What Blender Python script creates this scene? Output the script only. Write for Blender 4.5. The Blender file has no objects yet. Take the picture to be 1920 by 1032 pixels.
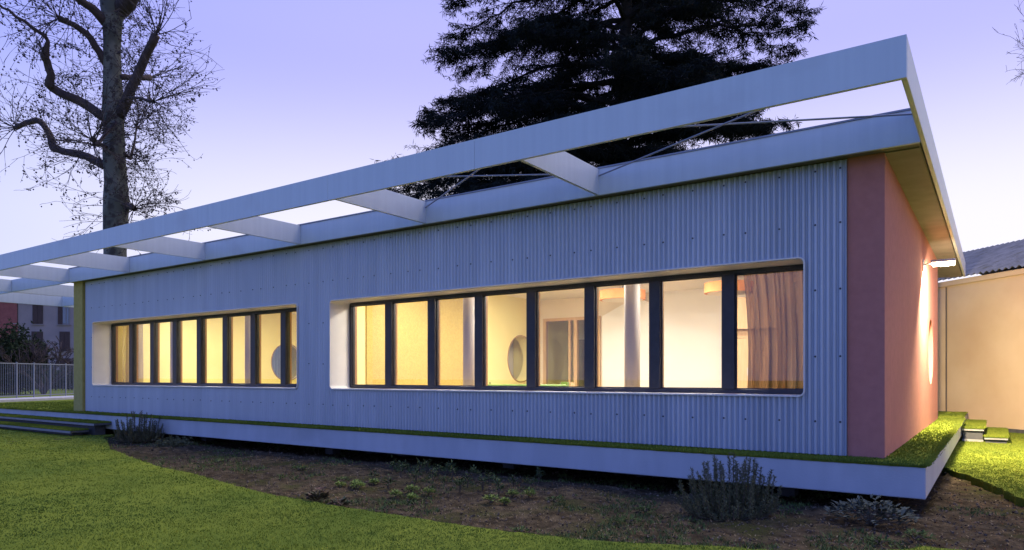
import bpy, math, random
import numpy as np
from mathutils import Vector, Matrix
rnd = random.Random(7)
nrg = np.random.default_rng(7)
PI = math.pi
sc = bpy.context.scene
col = sc.collection

# ------------------------------------------------------------------ camera
YAW = math.atan2(905, 1310)
CAM = Vector((0.975, -8.48, 0.885))
cd = bpy.data.cameras.new('camera'); cam = bpy.data.objects.new('camera', cd); col.objects.link(cam)
cam.location = CAM; cam.rotation_euler = (PI / 2, 0, YAW)
cd.sensor_width = 36; cd.sensor_fit = 'HORIZONTAL'; cd.lens = 36 * 1310 / 1920
cd.shift_y = 190 / 1920; cd.clip_start = 0.05; cd.clip_end = 2000
sc.camera = cam
RIGHT = Vector((math.cos(YAW), math.sin(YAW), 0)); FWD = Vector((-math.sin(YAW), math.cos(YAW), 0))

# ------------------------------------------------------------------ world: violet dusk sky, after-glow behind the house
SUN_EL = math.radians(64)
GLOW_AZ = YAW + PI / 2 - math.radians(55)            # direction of the after-glow
world = bpy.data.worlds.new('World'); sc.world = world; world.use_nodes = True
nt = world.node_tree; nt.nodes.clear()
def wn(t, **k):
    n = nt.nodes.new(t)
    for a, b in k.items(): setattr(n, a, b)
    return n
tc = wn('ShaderNodeTexCoord'); sep = wn('ShaderNodeSeparateXYZ'); nt.links.new(tc.outputs['Generated'], sep.inputs[0])
def ramp(stops):
    r = wn('ShaderNodeValToRGB'); r.color_ramp.interpolation = 'EASE'
    while len(r.color_ramp.elements) < len(stops): r.color_ramp.elements.new(0.5)
    for e, (p, c) in zip(r.color_ramp.elements, stops): e.position = p; e.color = (*c, 1)
    nt.links.new(sep.outputs['Z'], r.inputs[0]); return r
r1 = ramp([(0.0, (.86, .81, .84)), (.18, (.77, .74, .84)), (.42, (.41, .40, .82)), (.65, (.26, .32, .85)), (1.0, (.13, .26, .84))])
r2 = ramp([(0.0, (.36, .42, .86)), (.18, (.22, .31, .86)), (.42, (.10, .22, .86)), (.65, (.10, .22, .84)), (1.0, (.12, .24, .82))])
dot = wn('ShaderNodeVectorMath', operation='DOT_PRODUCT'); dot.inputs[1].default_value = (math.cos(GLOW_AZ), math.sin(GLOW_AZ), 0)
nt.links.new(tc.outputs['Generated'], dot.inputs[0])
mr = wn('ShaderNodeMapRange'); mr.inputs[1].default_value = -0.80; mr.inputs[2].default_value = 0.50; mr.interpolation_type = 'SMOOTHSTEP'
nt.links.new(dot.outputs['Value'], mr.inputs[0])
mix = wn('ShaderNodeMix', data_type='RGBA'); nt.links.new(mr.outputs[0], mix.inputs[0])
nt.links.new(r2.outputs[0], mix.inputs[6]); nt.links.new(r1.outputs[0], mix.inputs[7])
sky = wn('ShaderNodeTexSky'); sky.sky_type = 'NISHITA'; sky.sun_disc = False
sky.sun_elevation = SUN_EL; sky.sun_rotation = PI / 2 - GLOW_AZ; sky.ozone_density = 6
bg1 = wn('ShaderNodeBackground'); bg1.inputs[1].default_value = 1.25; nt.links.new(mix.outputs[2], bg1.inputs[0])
bg2 = wn('ShaderNodeBackground'); bg2.inputs[1].default_value = 0.012; nt.links.new(sky.outputs[0], bg2.inputs[0])
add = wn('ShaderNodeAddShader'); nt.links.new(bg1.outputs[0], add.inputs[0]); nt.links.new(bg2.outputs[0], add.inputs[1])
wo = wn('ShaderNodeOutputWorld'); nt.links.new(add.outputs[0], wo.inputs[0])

sd = bpy.data.lights.new('sun', 'SUN'); sd.energy = 2.3; sd.angle = math.radians(22); sd.color = (1, .84, .52)
sun = bpy.data.objects.new('sun', sd); col.objects.link(sun)
sdir = Vector((math.cos(GLOW_AZ) * math.cos(SUN_EL), math.sin(GLOW_AZ) * math.cos(SUN_EL), math.sin(SUN_EL)))
sun.rotation_euler = sdir.to_track_quat('Z', 'Y').to_euler(); sun.location = (0, 0, 30)

sc.view_settings.view_transform = 'Standard'; sc.view_settings.look = 'None'
sc.view_settings.exposure = 0.0; sc.view_settings.gamma = 1.0; sc.view_settings.use_curve_mapping = False
sc.cycles.use_denoising = True
sc.cycles.max_bounces = 8; sc.cycles.diffuse_bounces = 4; sc.cycles.transparent_max_bounces = 16
sc.cycles.sample_clamp_indirect = 4.0; sc.cycles.caustics_reflective = False; sc.cycles.caustics_refractive = False

# ------------------------------------------------------------------ helpers
def pixel(px, py, w):                       # a point seen at (px, py) of the photograph, w metres in front of the lens
    return CAM + RIGHT * ((px - 960) / 1310 * w) + FWD * w + Vector((0, 0, -(py - 706) / 1310 * w))
def on_ground(px, py, z):
    return pixel(px, py, (CAM.z - z) * 1310 / (py - 706))

class MB:
    def __init__(s): s.v = []; s.f = []; s.uv = None
    def quad(s, *p):
        n = len(s.v); s.v += [tuple(q) for q in p]; s.f.append(tuple(range(n, n + len(p))))
    def box(s, x0, x1, y0, y1, z0, z1):
        n = len(s.v)
        s.v += [(x0, y0, z0), (x1, y0, z0), (x1, y1, z0), (x0, y1, z0), (x0, y0, z1), (x1, y0, z1), (x1, y1, z1), (x0, y1, z1)]
        s.f += [tuple(n + i for i in q) for q in ((0, 3, 2, 1), (4, 5, 6, 7), (0, 1, 5, 4), (1, 2, 6, 5), (2, 3, 7, 6), (3, 0, 4, 7))]
        return s
    def obox(s, c, ax, ay, az):             # oriented box: centre and three half-axis vectors
        n = len(s.v); c = Vector(c)
        for k in (-1, 1):
            for i, j in ((-1, -1), (1, -1), (1, 1), (-1, 1)):
                s.v.append(tuple(c + Vector(ax) * i + Vector(ay) * j + Vector(az) * k))
        s.f += [tuple(n + i for i in q) for q in ((0, 3, 2, 1), (4, 5, 6, 7), (0, 1, 5, 4), (1, 2, 6, 5), (2, 3, 7, 6), (3, 0, 4, 7))]
        return s
    def prism(s, poly, z0, z1):
        n = len(s.v); k = len(poly)
        s.v += [(p[0], p[1], z0) for p in poly] + [(p[0], p[1], z1) for p in poly]
        s.f += [tuple(range(n + k - 1, n - 1, -1)), tuple(range(n + k, n + 2 * k))]
        s.f += [(n + i, n + (i + 1) % k, n + k + (i + 1) % k, n + k + i) for i in range(k)]
        return s
    def tube(s, pts, rad, n=8, cap=True):
        pts = [Vector(p) for p in pts]; b = len(s.v); m = len(pts)
        if not hasattr(rad, '__len__'): rad = [rad] * m
        ref = None
        for i, p in enumerate(pts):
            t = (pts[min(i + 1, m - 1)] - pts[max(i - 1, 0)])
            t = t.normalized() if t.length > 1e-9 else Vector((0, 0, 1))
            if ref is None:
                ref = t.cross(Vector((0.3, 0.9, 0.2)) if abs(t.z) > .7 else Vector((0, 0, 1))).normalized()
            ref = (ref - t * ref.dot(t)); ref = ref.normalized() if ref.length > 1e-6 else t.orthogonal().normalized()
            bi = t.cross(ref)
            for k in range(n):
                a = 2 * PI * k / n
                s.v.append(tuple(p + (ref * math.cos(a) + bi * math.sin(a)) * rad[i]))
        for i in range(m - 1):
            for k in range(n):
                s.f.append((b + i * n + k, b + i * n + (k + 1) % n, b + (i + 1) * n + (k + 1) % n, b + (i + 1) * n + k))
        if cap:
            s.f.append(tuple(b + k for k in reversed(range(n)))); s.f.append(tuple(b + (m - 1) * n + k for k in range(n)))
        return s
    def build(s, name, mat, parent=None, smooth=False, bevel=0, loc=None):
        org = Vector(loc) if loc is not None else ORG.get(parent.name, Vector((0, 0, 0))) if parent else Vector((0, 0, 0))
        me = bpy.data.meshes.new(name)
        me.from_pydata([(a - org.x, b - org.y, c - org.z) for a, b, c in s.v], [], s.f)
        me.validate(); me.update()
        o = bpy.data.objects.new(name, me); col.objects.link(o)
        if mat: me.materials.append(mat)
        if smooth:
            me.polygons.foreach_set('use_smooth', [True] * len(me.polygons))
        if bevel:
            m = o.modifiers.new('bevel', 'BEVEL'); m.width = bevel; m.segments = 2; m.limit_method = 'ANGLE'
        if parent: o.parent = parent; ORG[o.name] = org
        elif loc is not None: o.location = org; ORG[o.name] = org
        return o
ORG = {}
def tri_mesh(name, V, mat, parent=None, per=3, loc=None):      # numpy: V is (n*per, 3), each run of `per` a face
    org = np.array(loc if loc is not None else (ORG.get(parent.name, Vector((0, 0, 0))) if parent else (0, 0, 0)), dtype=np.float64)
    V = (np.asarray(V, dtype=np.float64) - org).astype(np.float32); n = len(V) // per
    me = bpy.data.meshes.new(name)
    me.vertices.add(len(V)); me.vertices.foreach_set('co', V.ravel())
    me.loops.add(len(V)); me.loops.foreach_set('vertex_index', np.arange(len(V), dtype=np.int32))
    me.polygons.add(n); me.polygons.foreach_set('loop_start', np.arange(0, len(V), per, dtype=np.int32))
    me.update(calc_edges=True); me.materials.append(mat)
    o = bpy.data.objects.new(name, me); col.objects.link(o)
    if parent: o.parent = parent
    elif loc is not None: o.location = loc
    return o
def empty(name, loc, label, cat, group=None):
    o = bpy.data.objects.new(name, None); col.objects.link(o); o.location = loc; o.empty_display_size = .2
    ORG[o.name] = Vector(loc); return tag(o, label, cat, group)
def tag(o, label=None, cat=None, group=None, kind=None):
    if label: o['label'] = label
    if cat: o['category'] = cat
    if group: o['group'] = group
    if kind: o['kind'] = kind
    return o
def structure(o): o['kind'] = 'structure'; return o
def stuff(o): o['kind'] = 'stuff'; return o
def copy_tree(o, parent=None):
    c = o.copy(); col.objects.link(c); c.parent = parent
    for ch in list(o.children): copy_tree(ch, c)
    return c

# ------------------------------------------------------------------ materials
def pmat(name, c1, c2=None, scale=6, rough=.6, bump=0, bscale=60, metal=0, stretch=(1, 1, 1), detail=4, spec=.5, lo=.35, hi=.65, emit=None, c3=None, s3=1.0, f3=(.5, .7), trans=0, per_obj=0):
    m = bpy.data.materials.new(name); m.use_nodes = True; t = m.node_tree; N = t.nodes; L = t.links
    b = N['Principled BSDF']; b.inputs['Roughness'].default_value = rough; b.inputs['Metallic'].default_value = metal
    b.inputs['Specular IOR Level'].default_value = spec; b.inputs['Base Color'].default_value = (*c1, 1)
    geo = N.new('ShaderNodeNewGeometry'); mp = N.new('ShaderNodeMapping'); mp.inputs['Scale'].default_value = stretch
    L.new(geo.outputs['Position'], mp.inputs[0])
    out = None
    if c2 is not None:
        n = N.new('ShaderNodeTexNoise'); n.inputs['Scale'].default_value = scale; n.inputs['Detail'].default_value = detail
        L.new(mp.outputs[0], n.inputs['Vector'])
        r = N.new('ShaderNodeValToRGB'); r.color_ramp.elements[0].position = lo; r.color_ramp.elements[1].position = hi
        r.color_ramp.elements[0].color = (*c1, 1); r.color_ramp.elements[1].color = (*c2, 1)
        L.new(n.outputs['Fac'], r.inputs[0]); out = r.outputs[0]
        if c3 is not None:
            n3 = N.new('ShaderNodeTexNoise'); n3.inputs['Scale'].default_value = s3; n3.inputs['Detail'].default_value = 5
            L.new(geo.outputs['Position'], n3.inputs['Vector'])
            r3 = N.new('ShaderNodeMapRange'); r3.inputs[1].default_value = f3[0]; r3.inputs[2].default_value = f3[1]; L.new(n3.outputs['Fac'], r3.inputs[0])
            mx = N.new('ShaderNodeMix'); mx.data_type = 'RGBA'; L.new(r3.outputs[0], mx.inputs[0]); L.new(out, mx.inputs[6]); mx.inputs[7].default_value = (*c3, 1); out = mx.outputs[2]
        if per_obj:
            oi = N.new('ShaderNodeObjectInfo'); hs = N.new('ShaderNodeHueSaturation'); mv = N.new('ShaderNodeMapRange')
            mv.inputs[3].default_value = 1 - per_obj; mv.inputs[4].default_value = 1 + per_obj; L.new(oi.outputs['Random'], mv.inputs[0])
            L.new(mv.outputs[0], hs.inputs['Value']); L.new(out, hs.inputs['Color']); out = hs.outputs[0]
        L.new(out, b.inputs['Base Color'])
    if bump:
        n2 = N.new('ShaderNodeTexNoise'); n2.inputs['Scale'].default_value = bscale; n2.inputs['Detail'].default_value = 3
        L.new(geo.outputs['Position'], n2.inputs['Vector'])
        bp = N.new('ShaderNodeBump'); bp.inputs['Strength'].default_value = bump; bp.inputs['Distance'].default_value = .02
        L.new(n2.outputs['Fac'], bp.inputs['Height']); L.new(bp.outputs[0], b.inputs['Normal'])
    if emit:
        b.inputs['Emission Color'].default_value = (*emit[0], 1); b.inputs['Emission Strength'].default_value = emit[1]
    return m
def glass_mat(name, tint=(.97, .98, .97)):
    m = bpy.data.materials.new(name); m.use_nodes = True; t = m.node_tree; N = t.nodes; L = t.links; N.clear()
    o = N.new('ShaderNodeOutputMaterial'); mx = N.new('ShaderNodeMixShader'); tr = N.new('ShaderNodeBsdfTransparent'); gl = N.new('ShaderNodeBsdfGlossy')
    gl.inputs['Roughness'].default_value = .01
    lw = N.new('ShaderNodeLayerWeight'); pw = N.new('ShaderNodeMath'); pw.operation = 'POWER'; pw.inputs[1].default_value = 5; fr = N.new('ShaderNodeMath'); fr.operation = 'MULTIPLY_ADD'
    lw.inputs[0].default_value = .5; L.new(lw.outputs['Facing'], pw.inputs[0]); L.new(pw.outputs[0], fr.inputs[0]); fr.inputs[1].default_value = .95; fr.inputs[2].default_value = .045
    tr.inputs[0].default_value = (*tint, 1)
    L.new(fr.outputs[0], mx.inputs[0]); L.new(tr.outputs[0], mx.inputs[1]); L.new(gl.outputs[0], mx.inputs[2]); L.new(mx.outputs[0], o.inputs[0]); return m
def sheer_mat(name, c, t0, t1):
    m = bpy.data.materials.new(name); m.use_nodes = True; t = m.node_tree; N = t.nodes; L = t.links; N.clear()
    o = N.new('ShaderNodeOutputMaterial'); m1 = N.new('ShaderNodeMixShader'); m2 = N.new('ShaderNodeMixShader')
    d = N.new('ShaderNodeBsdfDiffuse'); tl = N.new('ShaderNodeBsdfTranslucent'); tr = N.new('ShaderNodeBsdfTransparent')
    d.inputs[0].default_value = (*c, 1); tl.inputs[0].default_value = (*c, 1); tr.inputs[0].default_value = (*[min(1, .25 + x * 1.9) for x in c], 1)
    m1.inputs[0].default_value = .55; L.new(d.outputs[0], m1.inputs[1]); L.new(tl.outputs[0], m1.inputs[2])
    g = N.new('ShaderNodeNewGeometry'); mp = N.new('ShaderNodeMapping'); mp.inputs['Scale'].default_value = (1, 1, .06); n = N.new('ShaderNodeTexNoise')      # pleats: cloth lies in one or several layers
    n.inputs['Scale'].default_value = 13; n.inputs['Detail'].default_value = 3; L.new(g.outputs['Position'], mp.inputs[0]); L.new(mp.outputs[0], n.inputs['Vector'])
    r = N.new('ShaderNodeMapRange'); r.inputs[1].default_value = .42; r.inputs[2].default_value = .68; r.inputs[3].default_value = t0; r.inputs[4].default_value = t1; L.new(n.outputs['Fac'], r.inputs[0])
    L.new(r.outputs[0], m2.inputs[0]); L.new(m1.outputs[0], m2.inputs[1]); L.new(tr.outputs[0], m2.inputs[2]); L.new(m2.outputs[0], o.inputs[0]); return m
M = {}
M['clad'] = pmat('galvanised_cladding', (.44, .49, .575), (.51, .56, .645), 1.4, .5, stretch=(3, 3, .25), metal=.5, per_obj=.04)
M['screw'] = pmat('screw_steel', (.05, .055, .07), rough=.5, metal=.6)
M['white'] = pmat('white_steel_paint', (.58, .63, .67), (.62, .67, .71), 2.5, .45, stretch=(5, 5, .22), c3=(.52, .54, .57), s3=1.1, f3=(.58, .8), bump=.05, bscale=25)
M['seam'] = pmat('beam_seam', (.3, .32, .35), rough=.6)
M['coping'] = pmat('coping_metal', (.22, .23, .26), (.28, .29, .33), 5, .5, metal=.4)
M['soffit'] = pmat('soffit_board', (.20, .175, .165), (.25, .22, .205), 3, .7, bump=.1, bscale=20)
M['rod'] = pmat('steel_rod', (.25, .26, .3), rough=.45, metal=.7)
M['red'] = pmat('terracotta_stucco', (.48, .185, .150), (.53, .21, .17), 9, .9, bump=.35, bscale=170, c3=(.44, .17, .145), s3=.9, f3=(.5, .8))
M['olive'] = pmat('olive_stucco', (.40, .33, .09), (.45, .375, .11), 9, .9, bump=.3, bscale=170)
M['liner'] = pmat('window_liner_paint', (.74, .70, .64), (.78, .74, .68), 4, .5)
M['frame'] = pmat('anthracite_frame', (.022, .022, .030), (.030, .030, .040), 8, .42)
M['oak'] = pmat('frame_wood', (.36, .19, .09), (.44, .25, .13), 12, .5, stretch=(6, 6, .6))
M['glass'] = glass_mat('window_glass')
M['yellow'] = pmat('yellow_wall_paint', (.83, .73, .30), (.85, .76, .33), 2, .8)
M['yellow_rough'] = pmat('yellow_acoustic_render', (.47, .345, .09), (.52, .39, .11), 26, .9, bump=.6, bscale=60, detail=6, lo=.4, hi=.6)
M['cream'] = pmat('cream_room_paint', (.80, .70, .54), (.82, .72, .57), 2, .8)
M['white_room'] = pmat('white_room_paint', (.88, .86, .82), (.90, .88, .84), 2, .8)
M['ceiling'] = pmat('ceiling_paint', (.84, .80, .70), (.86, .82, .72), 2, .85)
M['room_floor'] = pmat('room_linoleum', (.42, .31, .18), (.47, .35, .21), 3, .45)
M['column'] = pmat('column_paint', (.46, .41, .375), (.50, .45, .41), 3, .6)
M['orange'] = pmat('orange_acoustic_felt', (.78, .34, .11), (.83, .38, .13), 8, .9)
M['ply'] = pmat('birch_plywood', (.56, .37, .19), (.63, .44, .24), 3, .55, stretch=(8, 8, .8))
M['green'] = pmat('green_laminate', (.13, .25, .055), (.16, .29, .07), 4, .4)
M['lamp'] = pmat('lamp_diffuser', (.9, .9, .9), emit=((1, .92, .74), 110))
M['lamp_w'] = pmat('lamp_diffuser_white', (.9, .9, .9), emit=((1, .92, .83), 170))
M['lamp_body'] = pmat('lamp_housing', (.6, .6, .6), rough=.4, metal=.5)
M['flood'] = pmat('floodlight_lens', (.9, .9, .9), emit=((1, .80, .48), 40))
M['slab'] = pmat('platform_edge_render', (.42, .45, .49), (.48, .51, .55), 1.6, .7, stretch=(2, 2, .5), bump=.12, bscale=60, c3=(.36, .38, .40), s3=1.3, f3=(.55, .8))
M['alu'] = pmat('step_edge_metal', (.36, .36, .36), (.44, .44, .43), 10, .45, metal=.3)
M['dark_wood'] = pmat('step_riser', (.06, .065, .075), (.085, .09, .10), 8, .7)
M['turf'] = pmat('turf_backing', (.120, .160, .021), (.175, .215, .032), 45, 1.0, bump=.35, bscale=160, c3=(.10, .145, .022), s3=.7, f3=(.45, .7), spec=.03)
M['blade'] = pmat('turf_fibre', (.150, .200, .026), (.245, .295, .044), 16, .95, c3=(.095, .145, .026), s3=.45, f3=(.42, .66), spec=.06)
M['soil'] = pmat('garden_soil', (.036, .027, .017), (.105, .080, .050), 9, .98, bump=1.0, bscale=55, detail=8, lo=.38, hi=.66, c3=(.050, .052, .018), s3=1.6, f3=(.52, .68), spec=.04)
M['clod'] = pmat('soil_clods', (.040, .028, .020), (.22, .175, .135), 14, 1, spec=.1, lo=.35, hi=.72)
M['straw'] = pmat('dry_litter', (.20, .15, .09), (.30, .24, .15), 4, .9, spec=.1)
M['bark'] = pmat('plane_bark', (.095, .10, .085), (.155, .155, .13), 2.2, .9, bump=.7, bscale=14, stretch=(1, 1, .55), lo=.45, hi=.55, c3=(.05, .045, .04), s3=3.0, f3=(.55, .62))
M['limb'] = pmat('limb_bark', (.050, .036, .040), (.075, .055, .058), 5, .95, bump=.5, bscale=20)
M['twig'] = pmat('twig_bark', (.045, .035, .042), rough=.9)
M['seed'] = pmat('seed_ball', (.045, .035, .04), rough=1)
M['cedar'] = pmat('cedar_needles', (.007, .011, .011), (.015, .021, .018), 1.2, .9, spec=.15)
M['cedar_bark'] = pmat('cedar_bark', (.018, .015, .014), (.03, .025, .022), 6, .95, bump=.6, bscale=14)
M['rosemary'] = pmat('rosemary_leaves', (.075, .082, .040), (.145, .148, .075), 9, .8, spec=.2)
M['stem'] = pmat('woody_stem', (.09, .07, .05), rough=.9)
M['sage'] = pmat('sage_leaves', (.055, .068, .055), (.12, .138, .115), 12, .85, spec=.2)
M['sedum'] = pmat('sedum_leaves', (.13, .20, .035), (.22, .30, .06), 25, .7, spec=.3)
M['perennial'] = pmat('dark_perennial_leaves', (.045, .075, .028), (.08, .11, .045), 20, .8, spec=.2)
M['heuchera'] = pmat('coral_bells_leaves', (.055, .085, .035), (.13, .07, .05), 7, .7, spec=.3)
M['weed'] = pmat('weed_leaves', (.06, .10, .025), (.11, .15, .045), 9, .8, spec=.2)
M['bush'] = pmat('evergreen_leaves', (.014, .026, .012), (.03, .046, .02), 2.5, .85, spec=.2)
M['hedge'] = pmat('hedge_leaves', (.018, .028, .014), (.04, .05, .022), 2.5, .9, spec=.1)
M['fence'] = pmat('fence_paint', (.20, .22, .26), rough=.5)
M['pave'] = pmat('pale_paving', (.42, .41, .42), (.5, .49, .5), 4, .9)
M['ochre'] = pmat('ochre_stucco', (.64, .48, .31), (.69, .53, .36), 1.3, .9, bump=.25, bscale=90, c3=(.58, .40, .25), s3=.55, f3=(.45, .75))
M['tile'] = pmat('old_roof_sheet', (.11, .12, .15), (.18, .19, .23), 3, .9, bump=.3, bscale=30, c3=(.09, .09, .08), s3=2.2, f3=(.58, .7))
M['pipe'] = pmat('downpipe_paint', (.10, .08, .07), rough=.5)
M['house_grey'] = pmat('grey_house_render', (.25, .22, .24), (.30, .26, .28), .8, .9, bump=.2, bscale=8)
M['house_red'] = pmat('red_house_brick', (.24, .075, .075), (.29, .10, .095), 3, .9)
M['shutter'] = pmat('brown_shutters', (.045, .026, .026), (.06, .035, .034), 5, .7)
M['house_glass'] = pmat('house_glass', (.10, .14, .20), rough=.08, spec=1.0)
M['house_frame'] = pmat('house_frame', (.2, .2, .22), rough=.6)
M['house_roof'] = pmat('house_roof', (.16, .07, .05), (.2, .09, .06), 2, .9)
M['curtain'] = sheer_mat('amber_sheer', (.15, .085, .045), .06, .50)
M['curtain_c'] = sheer_mat('cream_sheer', (.62, .52, .38), .15, .5)
M['clad_in'] = pmat('pale_corrugated', (.62, .59, .50), (.68, .65, .56), 2, .6)
M['dark_glass'] = pmat('dark_corridor_glass', (.16, .13, .11), (.22, .18, .15), 1.5, .3)
M['poster'] = pmat('poster_print', (.75, .74, .68), (.65, .20, .12), 9, .8, lo=.5, hi=.53)

# ------------------------------------------------------------------ ground
def sstep(a, b, x): t = np.clip((x - a) / (b - a), 0, 1); return t * t * (3 - 2 * t)
def vnoise(x, y, f, seed=0):
    r = np.random.default_rng(seed); G = r.random((64, 64))
    X = (x * f) % 64; Y = (y * f) % 64; i = np.floor(X).astype(int); j = np.floor(Y).astype(int); u = X - i; v = Y - j
    u = u * u * (3 - 2 * u); v = v * v * (3 - 2 * v); i2 = (i + 1) % 64; j2 = (j + 1) % 64; i %= 64; j %= 64
    return (G[i, j] * (1 - u) + G[i2, j] * u) * (1 - v) + (G[i, j2] * (1 - u) + G[i2, j2] * u) * v
def gz(x, y):
    x = np.asarray(x, float); y = np.asarray(y, float)
    return -.5 + .23 * sstep(-26, -38, x) + .06 * sstep(2, 9, y) * sstep(-1, .4, x)
def grid_sheet(name, xs, ys, zf, mat):
    X, Y = np.meshgrid(xs, ys, indexing='ij'); Z = zf(X, Y); n, m = X.shape
    V = np.stack([X.ravel(), Y.ravel(), Z.ravel()], 1); I = np.arange(n * m).reshape(n, m)
    F = np.stack([I[:-1, :-1].ravel(), I[1:, :-1].ravel(), I[1:, 1:].ravel(), I[:-1, 1:].ravel()], 1)
    me = bpy.data.meshes.new(name); me.vertices.add(len(V)); me.vertices.foreach_set('co', V.astype(np.float32).ravel())
    me.loops.add(F.size); me.loops.foreach_set('vertex_index', F.astype(np.int32).ravel())
    me.polygons.add(len(F)); me.polygons.foreach_set('loop_start', np.arange(0, F.size, 4, dtype=np.int32))
    me.polygons.foreach_set('use_smooth', np.ones(len(F), bool)); me.update(calc_edges=True); me.materials.append(mat)
    o = bpy.data.objects.new(name, me); col.objects.link(o); return o
far = np.array([-400, -250, -150, -100, -75, -60, -50, -44, -40, -36, -32, -28, -24, -16, -8, 0, 4, 8, 14, 25, 40, 70, 120, 200, 400.])
fary = np.array([-200, -100, -50, -25, -12, -6, 0, 3, 6, 9, 14, 20, 30, 50, 90, 150, 250, 400.])
structure(grid_sheet('ground', far, fary, lambda x, y: gz(x, y) - .10, M['turf']))

def soil_z(x, y):
    h = gz(x, y) + .05 * (vnoise(x, y, .9, 1) - .5) + .035 * (vnoise(x, y, 4, 2) - .5) + .022 * (vnoise(x, y, 11, 3) - .5) + .012 * (vnoise(x, y, 27, 4) - .5)
    return h - .05 * sstep(-.9, .2, y) * (x < .4)
structure(grid_sheet('soil_bed', np.arange(-16, 7, .045), np.arange(-5.2, 4.2, .045), soil_z, M['soil']))

LAWN = [(-15.6, -.5), (-15.35, -.86), (-14.1, -1.36), (-12.64, -2.02), (-10.82, -2.52), (-9.1, -2.93), (-8.12, -3.03), (-6.66, -3.34), (-5.76, -3.49), (-5.14, -3.50),
        (-4.57, -3.54), (-3.99, -3.53), (-3.31, -3.535), (-2.77, -3.52), (-2.25, -3.48), (-1.78, -3.40), (-1.23, -3.18), (-.79, -2.99), (-.5, -2.9), (-.25, -2.78),
        (.1, -2.55), (.38, -2.28), (.52, -2.06), (.70, -2.05), (1.3, -2.0), (3, -1.7), (7, -1.3), (7, -14), (-60, -14), (-60, -.5)]
RLAWN = [(.30, 3.7), (.464, 3.086), (.69, 2.56), (.996, 1.663), (1.166, .912), (1.26, .74), (1.6, .1), (2.4, -.4), (7, -.8), (12, -.8), (12, 1.2), (1.35, 11.6), (.05, 12.9), (.05, 3.9)]
def wobble(poly, n0, n1, amp, seed):
    r = random.Random(seed); out = []
    for i, p in enumerate(poly):
        q = poly[(i + 1) % len(poly)]
        if n0 <= i < n1:
            L = math.dist(p, q); k = max(1, int(L / .07)); nx, ny = -(q[1] - p[1]) / L, (q[0] - p[0]) / L
            for j in range(k):
                t = j / k; a = r.uniform(-amp, amp); out.append((p[0] + (q[0] - p[0]) * t + nx * a, p[1] + (q[1] - p[1]) * t + ny * a))
        else: out.append(p)
    return out
LAWNW = wobble(LAWN, 1, 26, .020, 3); RLAWNW = wobble(RLAWN, 0, 8, .026, 4)
structure(MB().prism(LAWNW, -.56, -.462).build('lawn', M['turf']))
structure(MB().prism(RLAWNW, -.53, -.425).build('side_lawn', M['turf']))

def inside(poly, x, y):
    c = np.zeros(len(x), bool); n = len(poly)
    for i in range(n):
        x1, y1 = poly[i]; x2, y2 = poly[(i + 1) % n]
        if y1 == y2: continue
        k = ((y1 > y) != (y2 > y)) & (x < (x2 - x1) * (y - y1) / (y2 - y1) + x1); c ^= k
    return c
def polar(n, d0, d1, a0=-60, a1=60):
    d = np.exp(nrg.uniform(math.log(d0), math.log(d1), n)); a = np.radians(nrg.uniform(a0, a1, n)) + YAW + PI / 2
    return CAM.x + d * np.cos(a), CAM.y + d * np.sin(a), d
def blades(x, y, z, h, w, per=4, lean=.6, spread=.012):
    n = len(x); X = np.repeat(x, per) + nrg.normal(0, 1, n * per) * np.repeat(spread if np.ndim(spread) else np.full(n, spread), per)
    Y = np.repeat(y, per) + nrg.normal(0, 1, n * per) * np.repeat(spread if np.ndim(spread) else np.full(n, spread), per)
    Z = np.repeat(z, per); H = np.repeat(h, per) * nrg.uniform(.55, 1.15, n * per); W = np.repeat(w, per)
    a = nrg.uniform(0, 2 * PI, n * per); la = nrg.uniform(0, 2 * PI, n * per); ll = H * lean * nrg.uniform(.1, 1, n * per)
    dx = np.cos(a) * W; dy = np.sin(a) * W
    V = np.empty((n * per, 3, 3)); V[:, 0] = np.stack([X - dx, Y - dy, Z], 1); V[:, 1] = np.stack([X + dx, Y + dy, Z], 1)
    V[:, 2] = np.stack([X + np.cos(la) * ll, Y + np.sin(la) * ll, Z + H], 1); return V.reshape(-1, 3)
x, y, d = polar(170000, 3.2, 34); k = inside(LAWNW, x, y); x, y, d = x[k], y[k], d[k]
o = tri_mesh('grass_pile', blades(x, y, np.full(len(x), -.464), .011 + .006 * vnoise(x, y, 1.5, 5) + .0005 * d, .0016 + .0004 * d, spread=.012 + .002 * d, lean=1.0), M['blade'])
stuff(tag(o, 'short green artificial grass pile covering the front lawn', 'grass'))
x, y, d = polar(90000, 8, 24, -40, 5); k = inside(RLAWNW, x, y); x, y, d = x[k], y[k], d[k]
o = tri_mesh('grass_pile', blades(x, y, np.full(len(x), -.427), .012 + .0004 * d, .0012 + .00025 * d, spread=.012 + .002 * d, lean=1.0, per=6), M['blade'])
stuff(tag(o, 'bright green grass pile on the side lawn by the steps', 'grass'))

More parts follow.
